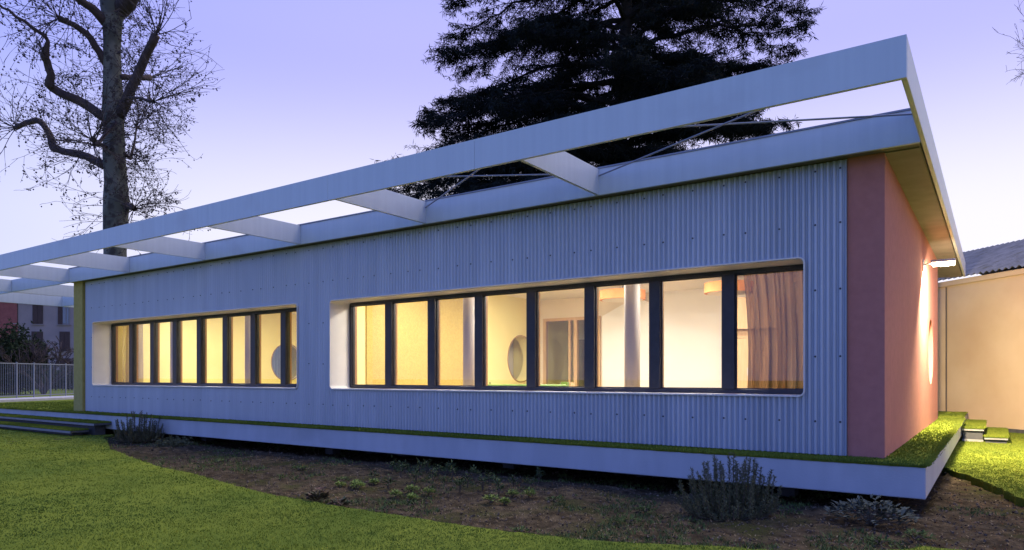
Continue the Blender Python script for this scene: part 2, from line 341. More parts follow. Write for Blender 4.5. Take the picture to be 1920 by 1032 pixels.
# clods, litter and low weeds on the bed
def bed_mask(x, y): return ~inside(LAWN, x, y) & ~inside(RLAWN, x, y) & (x > -15.3) & (x < 6) & (y > -5) & (y < 3.8)
def bed_pts(n, d0=4.5, d1=18):
    x, y, d = polar(n, d0, d1, -50, 45); k = bed_mask(x, y); return x[k], y[k], d[k]
x, y, d = bed_pts(48000); n = len(x); s = (.003 + .010 * nrg.random(n) ** 4) * (.7 + d / 14)
ax = nrg.normal(0, 1, (n, 3)); ax /= np.linalg.norm(ax, axis=1)[:, None]; bx = np.cross(ax, nrg.normal(0, 1, (n, 3))); bx /= np.linalg.norm(bx, axis=1)[:, None]; cxx = np.cross(ax, bx)
P = np.stack([x, y, soil_z(x, y) + s * .3], 1); sc3 = s[:, None] * nrg.uniform(.6, 1.4, (n, 3))
six = [P + ax * sc3[:, :1], P - ax * sc3[:, :1], P + bx * sc3[:, 1:2], P - bx * sc3[:, 1:2], P + cxx * sc3[:, 2:], P - cxx * sc3[:, 2:]]
tri = [(0, 2, 4), (2, 1, 4), (1, 3, 4), (3, 0, 4), (2, 0, 5), (1, 2, 5), (3, 1, 5), (0, 3, 5)]
V = np.stack([six[i] for t in tri for i in t], 1).reshape(-1, 3)
stuff(tag(tri_mesh('soil_clods', V, M['clod']), 'loose brown clods and crumbs over the planting bed', 'soil'))
x, y, d = bed_pts(12000); n = len(x); a = nrg.uniform(0, 2 * PI, n); L = nrg.uniform(.012, .04, n); W = .002 + .0004 * d
V = np.empty((n, 3, 3)); z = soil_z(x, y) + .008
V[:, 0] = np.stack([x - np.sin(a) * W, y + np.cos(a) * W, z], 1); V[:, 1] = np.stack([x + np.sin(a) * W, y - np.cos(a) * W, z], 1)
V[:, 2] = np.stack([x + np.cos(a) * L, y + np.sin(a) * L, z + nrg.uniform(0, .02, n)], 1)
stuff(tag(tri_mesh('dry_litter', V.reshape(-1, 3), M['straw']), 'dry straw and leaf bits scattered on the bed', 'litter'))
x, y, d = bed_pts(26000); k = vnoise(x, y, 1.3, 11) * .7 + vnoise(x, y, 3.7, 12) * .3 > .60; x, y, d = x[k], y[k], d[k]
stuff(tag(tri_mesh('ground_weeds', blades(x, y, soil_z(x, y), np.full(len(x), .03) + .02 * nrg.random(len(x)), .003 + .0004 * d, per=4, lean=1.4, spread=.02), M['weed']), 'low moss and weeds in patches on the bed', 'weeds'))

# ------------------------------------------------------------------ the pavilion
PAV = empty('school_pavilion', (-9, 4, 0), 'long low pavilion clad in grey corrugated metal with two lit ribbon windows', 'building')
WIN = [(-17.64, -9.70), (-8.815, -.80)]; WZ0, WZ1 = .65, 2.25
FX0, FX1 = -18.03, -.37; ZS = 3.30
# platform with its turf
plat = MB().box(-26.2, .416, -.479, 12.4, -.335, -.022).build('platform', M['slab'], PAV, bevel=.012)
def ragged(x0, x1, y0, y1, seed):
    r = random.Random(seed); p = []
    k = int((x1 - x0) / .05)
    for i in range(k): p.append((x0 + (x1 - x0) * i / k, y0 + r.uniform(-.010, .006)))
    k = int((y1 - y0) / .05)
    for i in range(k): p.append((x1 + r.uniform(-.008, .012), y0 + (y1 - y0) * i / k))
    return p + [(x1, y1), (x0, y1)]
MB().prism(ragged(-26.2, .416, -.479, 12.4, 5), -.021, -.004).build('turf_mat', M['turf'], plat)
x, y, d = polar(200000, 6.5, 34, -40, 40)
k = (y > -.485) & (x < .424) & (x > -26) & (y < 12) & ((y < .02) | (x > -.02) | (x < -18.4)); x, y, d = x[k], y[k], d[k]
e1 = nrg.uniform(-26, .42, 9000); x = np.concatenate([x, e1]); y = np.concatenate([y, np.full(9000, -.481)])
e2 = nrg.uniform(-.48, 9, 4000); x = np.concatenate([x, np.full(4000, .420)]); y = np.concatenate([y, e2]); d = np.hypot(x - CAM.x, y - CAM.y)
stuff(tri_mesh('turf_pile', blades(x, y, np.full(len(x), -.005), .016 + .0006 * d, .0020 + .0004 * d, per=3, spread=.006 + .001 * d, lean=.9), M['blade'], plat))
for px in (-1.1, -5.2, -9.3, -13.4):
    MB().box(px - .1, px + .1, .35, .55, -.62, -.335).build('pier', M['dark_wood'], plat)
MB().box(-18.2, .2, .9, 1.0, -.62, -.336).build('foundation_wall', M['dark_wood'], plat)

# front wall behind the cladding
fw = MB()
fw.box(FX0, FX1, .03, .55, 0, WZ0 - .02); fw.box(FX0, FX1, .03, .55, WZ1 + .02, ZS)
for a, b in ((FX0, WIN[0][0] - .02), (WIN[0][1] + .02, WIN[1][0] - .02), (WIN[1][1] + .02, FX1)): fw.box(a, b, .03, .55, WZ0 - .02, WZ1 + .02)
wall = fw.build('front_wall', M['cream'], PAV)
NS = 17; SW = (FX1 - FX0) / NS; PITCH = SW / 16; AMP = .032
for s in range(NS):
    a = FX1 - (s + 1) * SW + .001; b = FX1 - s * SW - .001; n = 160
    off = .0004 * ((s * 7) % 3 - 1)
    ys = [-.002 + off - .003 * (1 - i / n) - AMP * (.5 + .5 * math.cos(2 * PI * (a + (b - a) * i / n - FX1) / PITCH)) ** .62 for i in range(n + 1)]
    xs = [a + (b - a) * i / n for i in range(n + 1)]
    inw = [any(w0 + .02 < (xs[i] + xs[i + 1]) / 2 < w1 - .02 for w0, w1 in WIN) for i in range(n)]
    bands = ((.005, WZ0 + .02), (WZ0 + .02, WZ1 - .02), (WZ1 - .02, 3.285))
    for pick in ([(0,), (2,)] if all(inw) else [(0, 1, 2)]):          # a sheet over a window comes in two pieces
        m = MB(); idx = {}
        def vert(i, z):
            if (i, z) not in idx: idx[(i, z)] = len(m.v); m.v.append((xs[i], ys[i], z))
            return idx[(i, z)]
        for i in range(n):
            for k in pick:
                if inw[i] and k == 1: continue
                z0, z1 = bands[k]; m.f.append((vert(i, z0), vert(i + 1, z0), vert(i + 1, z1), vert(i, z1)))
        m.build('corrugated_sheet', M['clad'], wall, smooth=True)
scr = MB()
for s in range(NS):
    for o_ in (.065, .33, .715):
        xx = FX1 - s * SW - o_; xx = FX1 - round((FX1 - xx) / PITCH) * PITCH
        for z in (3.20, 2.60, 1.857, 1.114, .378):
            if any(w0 - .06 < xx < w1 + .06 for w0, w1 in WIN) and WZ0 - .05 < z < WZ1 + .05: continue
            r = .013; c = Vector((xx, -.034, z + rnd.uniform(-.006, .006)))
            ring = [c + Vector((r * math.cos(t), 0, r * math.sin(t))) for t in np.linspace(0, 2 * PI, 7)[:-1]]
            ring2 = [p + Vector(((c - p).x * .4, -.009, (c - p).z * .4)) for p in ring]
            b0 = len(scr.v); scr.v += [tuple(p) for p in ring + ring2]
            scr.f += [(b0 + i, b0 + (i + 1) % 6, b0 + 6 + (i + 1) % 6, b0 + 6 + i) for i in range(6)] + [tuple(b0 + 6 + i for i in range(6))]
stuff(scr.build('cladding_screws', M['screw'], wall))

# end walls and inner partition, each pierced by a round porthole
def holed_wall(m, x0, x1, y0, y1, z0, z1, yc, zc, r, N=64):
    cor = [math.atan2(z - zc, y - yc) for y in (y0, y1) for z in (z0, z1)]
    ang = [2 * PI * i / N - PI for i in range(N)]
    for c in cor: ang[min(range(N), key=lambda i: abs(math.atan2(math.sin(ang[i] - c), math.cos(ang[i] - c))))] = c
    def per(a):
        c, s_ = math.cos(a), math.sin(a); t = 1e9
        if abs(c) > 1e-6: t = min(t, ((y1 if c > 0 else y0) - yc) / c)
        if abs(s_) > 1e-6: t = min(t, ((z1 if s_ > 0 else z0) - zc) / s_)
        return yc + c * t, zc + s_ * t
    for i in range(N):
        a, b = ang[i], ang[(i + 1) % N]; pa, pb = per(a), per(b)
        ca, cb = (yc + r * math.cos(a), zc + r * math.sin(a)), (yc + r * math.cos(b), zc + r * math.sin(b))
        m.quad((x1, *ca), (x1, *pa), (x1, *pb), (x1, *cb)); m.quad((x0, *pa), (x0, *ca), (x0, *cb), (x0, *pb))
        m.quad((x0, *ca), (x1, *ca), (x1, *cb), (x0, *cb)); m.quad((x1, *pa), (x0, *pa), (x0, *pb), (x1, *pb))
    return m
def disc(m, x, yc, zc, r, N=48):
    m.quad(*[(x, yc + r * math.cos(2 * PI * i / N), zc + r * math.sin(2 * PI * i / N)) for i in range(N)]); return m
PY, PZ, PR = 6.6, 1.34, .60
w = holed_wall(MB(), -.368, 0, 0, 8.48, 0, ZS, PY, PZ, PR).build('end_wall', M['red'], PAV); w['label'] = 'terracotta stucco end wall with a round porthole'
def rim(x, yc, par):
    MB().tube([(x, yc + (PR + .005) * math.cos(2 * PI * i / 64), PZ + (PR + .005) * math.sin(2 * PI * i / 64)) for i in range(65)], .012, 6, cap=False).build('porthole_rim', M['oak'], par)
disc(MB(), -.30, PY, PZ, PR).build('porthole_pane', M['glass'], w)
w = holed_wall(MB(), -18.52, -18.05, -.10, 8.48, 0, ZS, 6.05, PZ, PR).build('end_wall', M['olive'], PAV); w['label'] = 'olive stucco end wall'
disc(MB(), -18.3, 6.05, PZ, PR).build('porthole_pane', M['glass'], w)
# rooms
RC = 2.92
part = holed_wall(MB(), -9.50, -9.16, .55, 8.1, .03, RC, PY, PZ, PR).build('partition_wall', M['yellow'], PAV)
rim(-9.155, PY, part)
MB().box(-9.158, -9.13, 1.15, 4.9, .03, RC).build('acoustic_panel', M['yellow_rough'], part)
MB().box(-18.04, -.37, .552, 8.1, .004, .03).build('room_floor', M['room_floor'], PAV)
MB().box(-18.04, -.37, .552, 8.1, RC, RC + .05).build('room_ceiling', M['ceiling'], PAV)
bw = MB()
DX0, DX1, DZ = -8.95, -7.25, 2.42
bw.box(-9.15, DX0, 7.4, 7.6, .03, RC); bw.box(DX0, DX1, 7.4, 7.6, DZ, RC); bw.box(DX1, -.37, 7.4, 7.6, .03, RC)
bw.build('room_wall', M['cream'], PAV)
MB().box(-5.74, -.40, 7.36, 7.398, .03, RC).build('room_wall', M['white_room'], PAV)
MB().box(-18.0, -9.51, 7.4, 7.6, .03, RC).build('room_wall', M['yellow'], PAV)
rim(-17.945, 6.05, holed_wall(MB(), -18.04, -17.95, .56, 7.4, .03, RC, 6.05, PZ, PR).build('room_wall', M['yellow'], PAV))
MB().box(-.45, -.375, .56, 5.4, .03, RC).build('room_wall', M['cream'], PAV)
g = MB(); gy0, gy1 = 7.28, 7.397                                     # gabled wall panel
for yy in (gy0,): g.quad((-8.0 + .85, yy, .03), (-5.75, yy, .03), (-5.75, yy, 2.60), (-6.25, yy, 2.82), (-7.15, yy, 2.40))
n = len(g.v); pts = g.v[:5]; g.v += [(a, gy1, c) for a, b, c in pts]; g.f += [(i, n + i, n + (i + 1) % 5, (i + 1) % 5) for i in range(5)]
g.build('gabled_wall_panel', M['white_room'], PAV)
dr = MB(); gd = .08
d_ = dr.box(DX0, DX1, 7.35, 7.45, DZ - gd, DZ).box(DX0, DX0 + gd, 7.35, 7.45, .03, DZ - gd).box(DX1 - gd, DX1, 7.35, 7.45, .03, DZ - gd).box(-8.02, -7.92, 7.35, 7.45, .03, DZ - gd).box(-8.18, -8.12, 7.36, 7.44, .03, DZ - gd).build('door_frame', M['ply'], PAV)
for a, b in ((DX0 + gd, -8.18), (-8.12, -8.02), (-7.92, DX1 - gd)): MB().box(a, b, 7.39, 7.41, .03, DZ - gd).build('door_pane', M['glass'], d_)
# corridor behind the glazed door
cor = MB(); n = 60
for i in range(n):
    xa, xb = -11 + 5 * i / n, -11 + 5 * (i + 1) / n; ya, yb = 9.3 - .012 * math.cos(i * 1.57), 9.3 - .012 * math.cos((i + 1) * 1.57)
    cor.quad((xa, ya, 1.95), (xb, yb, 1.95), (xb, yb, 2.9), (xa, ya, 2.9))
cw = cor.build('corridor_wall', M['clad_in'], PAV)
MB().box(-11, -6, 9.32, 9.4, .03, 1.95).build('corridor_window', M['dark_glass'], cw)
MB().box(-9.15, -9.10, 7.62, 9.3, .03, 2.9).build('corridor_side', M['yellow'], cw)
MB().box(-11, -6, 7.62, 9.5, 2.9, 2.95).build('corridor_ceiling', M['ceiling'], cw)
MB().box(-11, -6, 7.62, 9.5, .004, .03).build('corridor_floor', M['room_floor'], cw)
MB().box(-18.05, -.37, 8.3, 8.48, 0, ZS).build('back_wall', M['cream'], PAV) if False else None
MB().box(-18.05, -11, 8.3, 8.48, 0, ZS).build('back_wall', M['cream'], PAV)
MB().box(-6, -.37, 8.3, 8.48, 0, ZS).build('back_wall', M['cream'], PAV)
MB().box(-11, -6, 9.52, 9.6, 0, ZS).build('back_wall', M['cream'], PAV)
for cx_ in (-3.42, -6.46, -12.65, -15.69):
    MB().tube([(cx_, 1.0, .03), (cx_, 1.0, RC)], .115, 28).build('column', M['column'], PAV, smooth=True)

# windows
def rrect(x0, x1, z0, z1, r, k=6):
    p = []
    for cx_, cz, a0 in ((x1 - r, z1 - r, 0), (x0 + r, z1 - r, 90), (x0 + r, z0 + r, 180), (x1 - r, z0 + r, 270)):
        for i in range(k + 1):
            a = math.radians(a0 + 90 * i / k); p.append((cx_ + r * math.cos(a), cz + r * math.sin(a)))
    return p
def make_window(x0, x1, label):
    win = bpy.data.objects.new('window', None); col.objects.link(win); win.parent = PAV; ORG[win.name] = ORG[PAV.name]; win['label'] = label
    o_, i_ = rrect(x0, x1, WZ0, WZ1, .075), rrect(x0 + .016, x1 - .016, WZ0 + .016, WZ1 - .016, .06); n = len(o_)
    lm = MB(); ya, yb = -.058, .42
    for A, yy in ((o_, ya), (i_, ya), (o_, yb), (i_, yb)): lm.v += [(p[0], yy, p[1]) for p in A]
    for i in range(n):
        j = (i + 1) % n
        lm.f += [(i, j, n + j, n + i), (j, i, 2 * n + i, 2 * n + j), (n + i, n + j, 3 * n + j, 3 * n + i)]
    lm.build('window_liner', M['liner'], win)
    fy0, fy1 = .40, .49; a, b, c, d = x0 + .017, x1 - .017, WZ0 + .017, WZ1 - .017; t = .055
    def bar(x0, x1, z0, z1, nm): return MB().box(x0, x1, fy0, fy1, z0, z1).build(nm, M['frame'], win, bevel=.006)
    bar(a, b, d - t, d, 'frame_head'); bar(a, b, c, c + t, 'frame_sill'); bar(a, a + t, c + t, d - t, 'frame_jamb'); bar(b - t, b, c + t, d - t, 'frame_jamb')
    step = (b - a) / 8; edges = [a + t]
    for k in range(1, 8):
        xm = a + step * k; hw = .080
        MB().box(xm - hw, xm + hw, fy0 - .012, fy1 + .01, c + t - .004, d - t + .004).build('mullion', M['frame'], win, bevel=.006)
        MB().box(xm - hw + .008, xm + hw - .008, fy1 + .012, fy1 + .055, c + t, d - t).build('mullion_lining', M['oak'], win)
        edges += [xm - hw, xm + hw]
    edges.append(b - t)
    MB().box(a, a + t, fy1 + .002, fy1 + .055, c + t, d - t).build('jamb_lining', M['oak'], win)
    for k in range(8):
        p = MB().box(edges[2 * k], edges[2 * k + 1], .462, .468, c + t, d - t); p.build('pane', M['glass'], win)
        e0, e1, q = edges[2 * k], edges[2 * k + 1], .016               # slim sash bead round each pane
        MB().box(e0, e0 + q, .43, .459, c + t, d - t).box(e1 - q, e1, .43, .459, c + t, d - t).box(e0 + q, e1 - q, .43, .459, d - t - q, d - t).box(e0 + q, e1 - q, .43, .459, c + t, c + t + q).build('sash', M['frame'], win)
make_window(*WIN[0], 'far ribbon window with yellow room behind'); make_window(*WIN[1], 'near ribbon window with amber curtain at its right end')

# roof with fascia, soffit; pergola of white steel plate
PZ0, PZ1 = 3.29, 3.635
RX0, RX1, RY0, RY1 = -18.60, .395, -.20, 11.64
roof = MB().box(RX0 + .06, RX1 - .06, RY0 + .06, RY1 - .06, ZS + .03, 3.60).build('roof', M['coping'], PAV)
MB().box(RX0 + .06, RX1 - .06, RY0 + .05, RY1 - .06, ZS, ZS + .028).build('soffit', M['soffit'], roof)
MB().box(-.0, RX1 - .07, 0, RY1 - .1, ZS - .012, ZS - .002).build('side_soffit', M['soffit'], roof)
def plate(x0, x1, y0, y1, nm='beam', par=None): return MB().box(x0, x1, y0, y1, PZ0, PZ1).build(nm, M['white'], par or perg, bevel=.006)
perg = bpy.data.objects.new('pergola', None); col.objects.link(perg); perg.parent = PAV; ORG[perg.name] = ORG[PAV.name]
CX = [-3.367, -6.41, -9.445, -12.48, -15.52, -18.56, -22.10]; XL = -25.5; T = .045; YF = -2.06
joints = [RX1 - T] + [c for c in CX] + [XL]
for i in range(len(joints) - 1):                                                # fascia in its bays
    MB().box(joints[i + 1] + .004, joints[i] - .004, RY0, RY0 + T, PZ0, PZ1).build('fascia', M['white'], perg)
    if joints[i] > -18.5: MB().box(joints[i + 1] + .004, joints[i] - .004, RY0 - .012, RY0 + .10, PZ1 + .002, PZ1 + .022).build('coping', M['coping'], perg)
bs = [RX1, -3.99, -6.52, -9.36, -12.2, -15.0, -17.85, -20.7, -23.2, XL - T]
for a, b in zip(bs[:-1], bs[1:]):
    MB().box(b + .002, a - .002, YF, YF + T, PZ0, PZ1).build('front_beam', M['white'], perg)
for cx_ in CX: MB().box(cx_ - T / 2, cx_ + T / 2, YF + T + .002, RY0 - .003, PZ0 + .002, PZ1 - .002).build('cross_beam', M['white'], perg)
MB().box(RX1 - T, RX1, YF + T + .002, RY1, PZ0, PZ1).build('end_beam', M['white'], perg, bevel=.006)
MB().box(XL - T, XL, YF + T + .002, 11.6, PZ0, PZ1).build('end_beam', M['white'], perg, bevel=.006)
MB().box(-22.10 - T / 2, -22.10 + T / 2, RY0 + T + .003, 11.6, PZ0, PZ1 - .002).build('side_beam', M['white'], perg)
MB().box(RX0, RX0 + T, RY0 + T + .003, 11.6, PZ0, PZ1).build('side_beam', M['white'], perg)
for yy in (2.55, 5.6, 8.65):
    for a, b in ((XL + .003, -22.13), (-22.07, RX0 - .003)): MB().box(a, b, yy - T / 2, yy + T / 2, PZ0 + .002, PZ1 - .002).build('cross_beam', M['white'], perg)
bays = [RX1 - T] + CX
for i in range(2):
    xr, xl = bays[i] - .03, bays[i + 1] + .04
    for z, p, q in ((PZ1 - .06, (xr, RY0 - .03), (xl, YF + T + .03)), (PZ1 - .10, (xl, RY0 - .03), (xr, YF + T + .03))):
        MB().tube([(p[0], p[1], z), (q[0], q[1], z)], .011, 8).build('brace_rod', M['rod'], perg)

# ------------------------------------------------------------------ interior things
def ceiling_lamp(x, y, mat, label):
    t = empty('ceiling_lamp', (x, y, RC), label, 'ceiling lamp', 'ceiling lamps in the two rooms')
    b = MB().tube([(x, y, RC), (x, y, RC - .05)], .30, 32).build('housing', M['lamp_body'], t)
    MB().tube([(x, y, RC - .051), (x, y, RC - .065)], .27, 32).build('diffuser', mat, t)
for i, (x_, y_) in enumerate(((-2.2, 1.9), (-5.0, 1.9), (-7.6, 1.9), (-4.4, 4.2), (-6.9, 4.2))):
    ceiling_lamp(x_, y_, M['lamp_w'], 'round white ceiling lamp in the near room, ' + ('nearest the curtain', 'middle of the window row', 'nearest the yellow partition', 'in front of the wardrobe', 'in front of the glazed door')[i])
for i, (x_, y_) in enumerate(((-11.2, 2.2), (-13.7, 2.2), (-16.3, 2.2), (-12.4, 4.4), (-15.4, 4.4))):
    ceiling_lamp(x_, y_, M['lamp'], 'round white ceiling lamp in the far yellow room, ' + ('window row, nearest the partition', 'window row, middle', 'window row, nearest the olive end', 'back row, right', 'back row, left')[i])
for x_, y_, r_, nm in ((-5.74, 5.5, .50, 'behind the right-hand column'), (-3.42, 5.55, .48, 'above the plywood wardrobe')):
    t = empty('acoustic_drum', (x_, y_, RC), 'flat orange round ceiling drum ' + nm, 'ceiling drum', 'orange ceiling drums')
    MB().tube([(x_, y_, RC), (x_, y_, RC - .16)], .02, 10).build('hanger', M['lamp_body'], t)
    MB().tube([(x_, y_, RC - .16), (x_, y_, RC - .36)], r_, 48).build('drum', M['orange'], t)
    MB().tube([(x_, y_, RC - .361), (x_, y_, RC - .37)], r_ - .06, 48).build('drum_face', M['ceiling'], t)
def curtain(name, x0, x1, y, z0, z1, mat, label, folds, seed, gather=.0):
    r = random.Random(seed); m = MB(); n = 140; k = 14
    ph = [r.uniform(0, 6.28) for _ in range(5)]; fr = [folds * r.uniform(.7, 1.4) for _ in range(5)]
    for j in range(k + 1):
        v = j / k
        for i in range(n + 1):
            u = i / n; xx = x0 + (x1 - x0) * u + gather * math.sin(v * 2.6) * (1 - u) * .25
            dy = sum(.034 / (q + 1) ** .6 * math.sin(fr[q] * (q * .55 + 1) * u * 6.28 + ph[q] + v * (.9 if q % 2 else -.7) * (q * .5 + .4)) for q in range(5)) * (.5 + .7 * v)
            m.v.append((xx, y + dy, z1 + (z0 - z1) * v))
    for j in range(k):
        for i in range(n):
            a = j * (n + 1) + i; m.f.append((a, a + 1, a + n + 2, a + n + 1))
    t = empty(name, ((x0 + x1) / 2, y, z0), label, 'curtain', 'curtains inside the ribbon windows')
    m.build('fabric', mat, t, smooth=True)
    MB().tube([(x0 - .05, y, z1 + .02), (x1 + .05, y, z1 + .02)], .014, 8).build('rail', M['alu'], t)
curtain('curtain', -1.80, -.50, .80, .1, 2.75, M['curtain'], 'amber sheer curtain drawn at the right end of the near window', 6, 2, .5)
curtain('curtain', -17.9, -17.0, .85, .1, 2.75, M['curtain_c'], 'cream sheer curtain at the left end of the far window', 5, 4, -.4)
wx, wy = -2.90, 5.5
t = empty('wardrobe', (wx, wy, .03), 'tall plywood wardrobe with open shelf beside the amber curtain', 'wardrobe')
m = MB().box(wx - .55, wx - .53, wy - .3, wy + .3, .03, 2.42).box(wx + .53, wx + .55, wy - .3, wy + .3, .03, 2.42).box(wx - .53, wx + .53, wy - .3, wy + .3, 2.40, 2.42).box(wx - .53, wx + .53, wy + .28, wy + .3, .03, 2.40)
m.build('carcass', M['ply'], t)
for k in range(2):
    d = MB().box(wx - .525 + k * .53, wx - .005 + k * .53, wy - .318, wy - .301, .06, 1.62).build('door', M['ply'], t)
    d2 = MB().box(wx - .525 + k * .53, wx - .005 + k * .53, wy - .318, wy - .301, 1.80, 2.40).build('upper_door', M['ply'], t)
    MB().box(wx - .05 + k * .08, wx - .03 + k * .08, wy - .335, wy - .319, .9, 1.05).build('handle', M['lamp_body'], d)
MB().box(wx - .53, wx + .53, wy - .29, wy + .28, 1.63, 1.65).build('shelf', M['ply'], t)
MB().box(wx - .525, wx + .525, wy - .20, wy - .18, 1.651, 1.79).build('niche_back', M['ply'], t)
def table(x, y, a, L, W, label):
    t = empty('school_table', (x, y, .03), label, 'table'); R = Matrix.Rotation(a, 3, 'Z')
    ux, uy = R @ Vector((L / 2, 0, 0)), R @ Vector((0, W / 2, 0))
    MB().obox((x, y, .705), ux, uy, (0, 0, .018)).build('table_top', M['green'], t, bevel=.01)
    for i in (-1, 1):
        for j in (-1, 1):
            p = Vector((x, y, 0)) + ux * .88 * i + uy * .8 * j
            MB().tube([(p.x, p.y, .03), (p.x, p.y, .687)], .022, 12).build('leg', M['green'], t)
        MB().obox(Vector((x, y, .66)) + ux * .88 * i, R @ Vector((.015, 0, 0)), uy * .8, (0, 0, .025)).build('apron', M['green'], t)
table(-6.75, 3.1, .55, 1.7, .75, 'long green table in the near room, seen above the sill')
def chair(x, y, a, mat, label):
    t = empty('school_chair', (x, y, .03), label, 'chair', 'small chairs round the green table'); R = Matrix.Rotation(a, 3, 'Z')
    c = Vector((x, y, 0)); ex, ey = R @ Vector((1, 0, 0)), R @ Vector((0, 1, 0))
    MB().obox(c + Vector((0, 0, .42)), ex * .18, ey * .17, (0, 0, .012)).build('seat', mat, t, bevel=.008)
    MB().obox(c + Vector((0, 0, .70)) - ey * .17, ex * .17, ey * .01 + Vector((0, 0, 0)), (0, 0, .07)).build('backrest', mat, t, bevel=.008)
    for i in (-1, 1):
        for j in (-1, 1):
            p = c + ex * .155 * i + ey * .15 * j; top = .77 if j < 0 else .408
            MB().tube([(p.x, p.y, .03), (p.x - ey.x * (.02 if j < 0 else 0), p.y - ey.y * (.02 if j < 0 else 0), top)], .012, 10).build('leg', M['lamp_body'], t)
chair(-7.55, 3.35, -.9, M['green'], 'green chair at the left end of the green table')
chair(-6.35, 3.75, 2.6, M['green'], 'green chair on the far side of the green table')
chair(-5.85, 3.15, 1.9, M['ply'], 'plywood chair at the right end of the green table')

t = empty('storage_cabinet', (-10.3, 6.5, .03), 'grey storage cabinet glimpsed through the round opening of the yellow partition', 'cabinet')
MB().box(-10.75, -9.95, 5.5, 7.38, .03, 2.3).build('carcass', M['column'], t)
for k in range(4): MB().box(-9.948, -9.93, 5.52 + k * .465, 5.52 + k * .465 + .45, .1, 2.27).build('door', M['clad_in'], t)
t = empty('garden_pavilion', (-27.3, 13.5, -.4), 'pale corrugated garden pavilion glimpsed through the far porthole', 'building')
m = MB(); n = 320; ys_ = [9.5 + 8.5 * i / n for i in range(n + 1)]
m.v += [(-27 + .03 * math.cos(2 * PI * y_ / .17), y_, z_) for z_ in (-.45, 2.7) for y_ in ys_]; m.f += [(i, i + 1, n + 2 + i, n + 1 + i) for i in range(n)]
m.build('wall', M['clad_in'], t, smooth=True); MB().box(-30, -27.05, 9.5, 18, -.45, 2.68).build('core', M['clad_in'], t); MB().box(-30.2, -26.7, 9.3, 18.2, 2.71, 2.85).build('roof', M['coping'], t)
MB().box(-26.955, -26.945, 12.95, 13.35, .75, 1.85).build('poster', M['poster'], t)

# ------------------------------------------------------------------ wall lamp on the terracotta wall
ly, lz = 4.82, 2.72
t = empty('wall_lamp', (0, ly, lz), 'lit floodlight on a short arm on the terracotta side wall', 'lamp')
MB().box(.001, .018, ly - .05, ly + .05, lz - .09, lz + .09).build('wall_plate', M['lamp_body'], t, bevel=.004)
MB().tube([(.018, ly, lz), (.13, ly, lz + .01)], .014, 10).build('arm', M['lamp_body'], t, smooth=True)
MB().box(.12, .46, ly - .09, ly + .09, lz + .012, lz + .055).build('housing', M['lamp_body'], t, bevel=.008)
MB().box(.135, .445, ly - .075, ly + .075, lz - .035, lz + .010).build('lens', M['flood'], t, bevel=.008)

ld = bpy.data.lights.new('wall_lamp_light', 'AREA'); ld.shape = 'RECTANGLE'; ld.size = .12; ld.size_y = .12; ld.energy = 1500; ld.color = (1, .78, .48)
lo = bpy.data.objects.new('wall_lamp_light', ld); col.objects.link(lo); lo.parent = t; lo.location = (.19, .0, -.05)
lo.rotation_euler = (-Vector((.42, .52, -.74))).to_track_quat('Z', 'X').to_euler()

# ------------------------------------------------------------------ turf steps
for i, (xe, y0, y1, zt, nm) in enumerate(((-15.75, -.86, -.485, -.165, 'upper'), (-16.05, -1.22, -.84, -.325, 'lower'))):
    t = empty('turf_step', (-21, y1, zt), nm + ' long turf-topped step at the left end of the platform', 'step', 'turf steps on the left')
    MB().box(-26.2, xe, y0, y1, zt - .065, zt - .018).build('tread', M['dark_wood'], t, bevel=.006)
    MB().box(-26.2, xe - .004, y0 - .006, y1, zt - .017, zt - .003).build('turf_mat', M['turf'], t)
    MB().box(-26.2, xe, y0 - .014, y0 - .007, zt - .07, zt - .022).build('edge_strip', M['coping'], t)
    MB().box(-26.0, xe - .25, y0 + .12, y1 - .02, -.6, zt - .066).build('riser', M['dark_wood'], t)
    x = nrg.uniform(-26, xe, 16000); y = nrg.uniform(y0 - .01, y1, 16000)
    stuff(tri_mesh('turf_pile', blades(x, y, np.full(16000, zt - .004), np.full(16000, .03), np.full(16000, .010), per=2, spread=.02), M['blade'], t))
S0 = [on_ground(1803, 803, -.15), on_ground(1843, 803, -.15)]
for i, (x0, x1, y0, y1, zt, nm) in enumerate(((.425, .80, 8.30, 11.2, -.15, 'upper'), (.805, 1.19, 8.15, 10.9, -.30, 'lower'))):
    t = empty('garden_step', ((x0 + x1) / 2, 9, zt), nm + ' turf step with pale edge against the ochre wall', 'step', 'turf steps on the right')
    MB().box(x0, x1, y0, y1, zt - .06, zt - .018).build('tread', M['alu'], t, bevel=.005)
    MB().box(x0 - .004, x1 + .012, y0 - .012, y1, zt - .017, zt + .002).build('turf_mat', M['turf'], t)
    MB().box(x0 + .02, x1 - .02, y0 + .05, y1, -.5, zt - .061).build('riser', M['dark_wood'], t)
    MB().box(x0 + .01, x1 - .01, y0 + .01, y0 + .04, -.44, -.38).build('toe_board', M['alu'], t) if i == 0 else None
    n = 2500; x = nrg.uniform(x0, x1 + .01, n); y = nrg.uniform(y0 - .012, y1, n)
    stuff(tri_mesh('turf_pile', blades(x, y, np.full(n, zt), np.full(n, .03), np.full(n, .009), per=3, spread=.01), M['blade'], t))

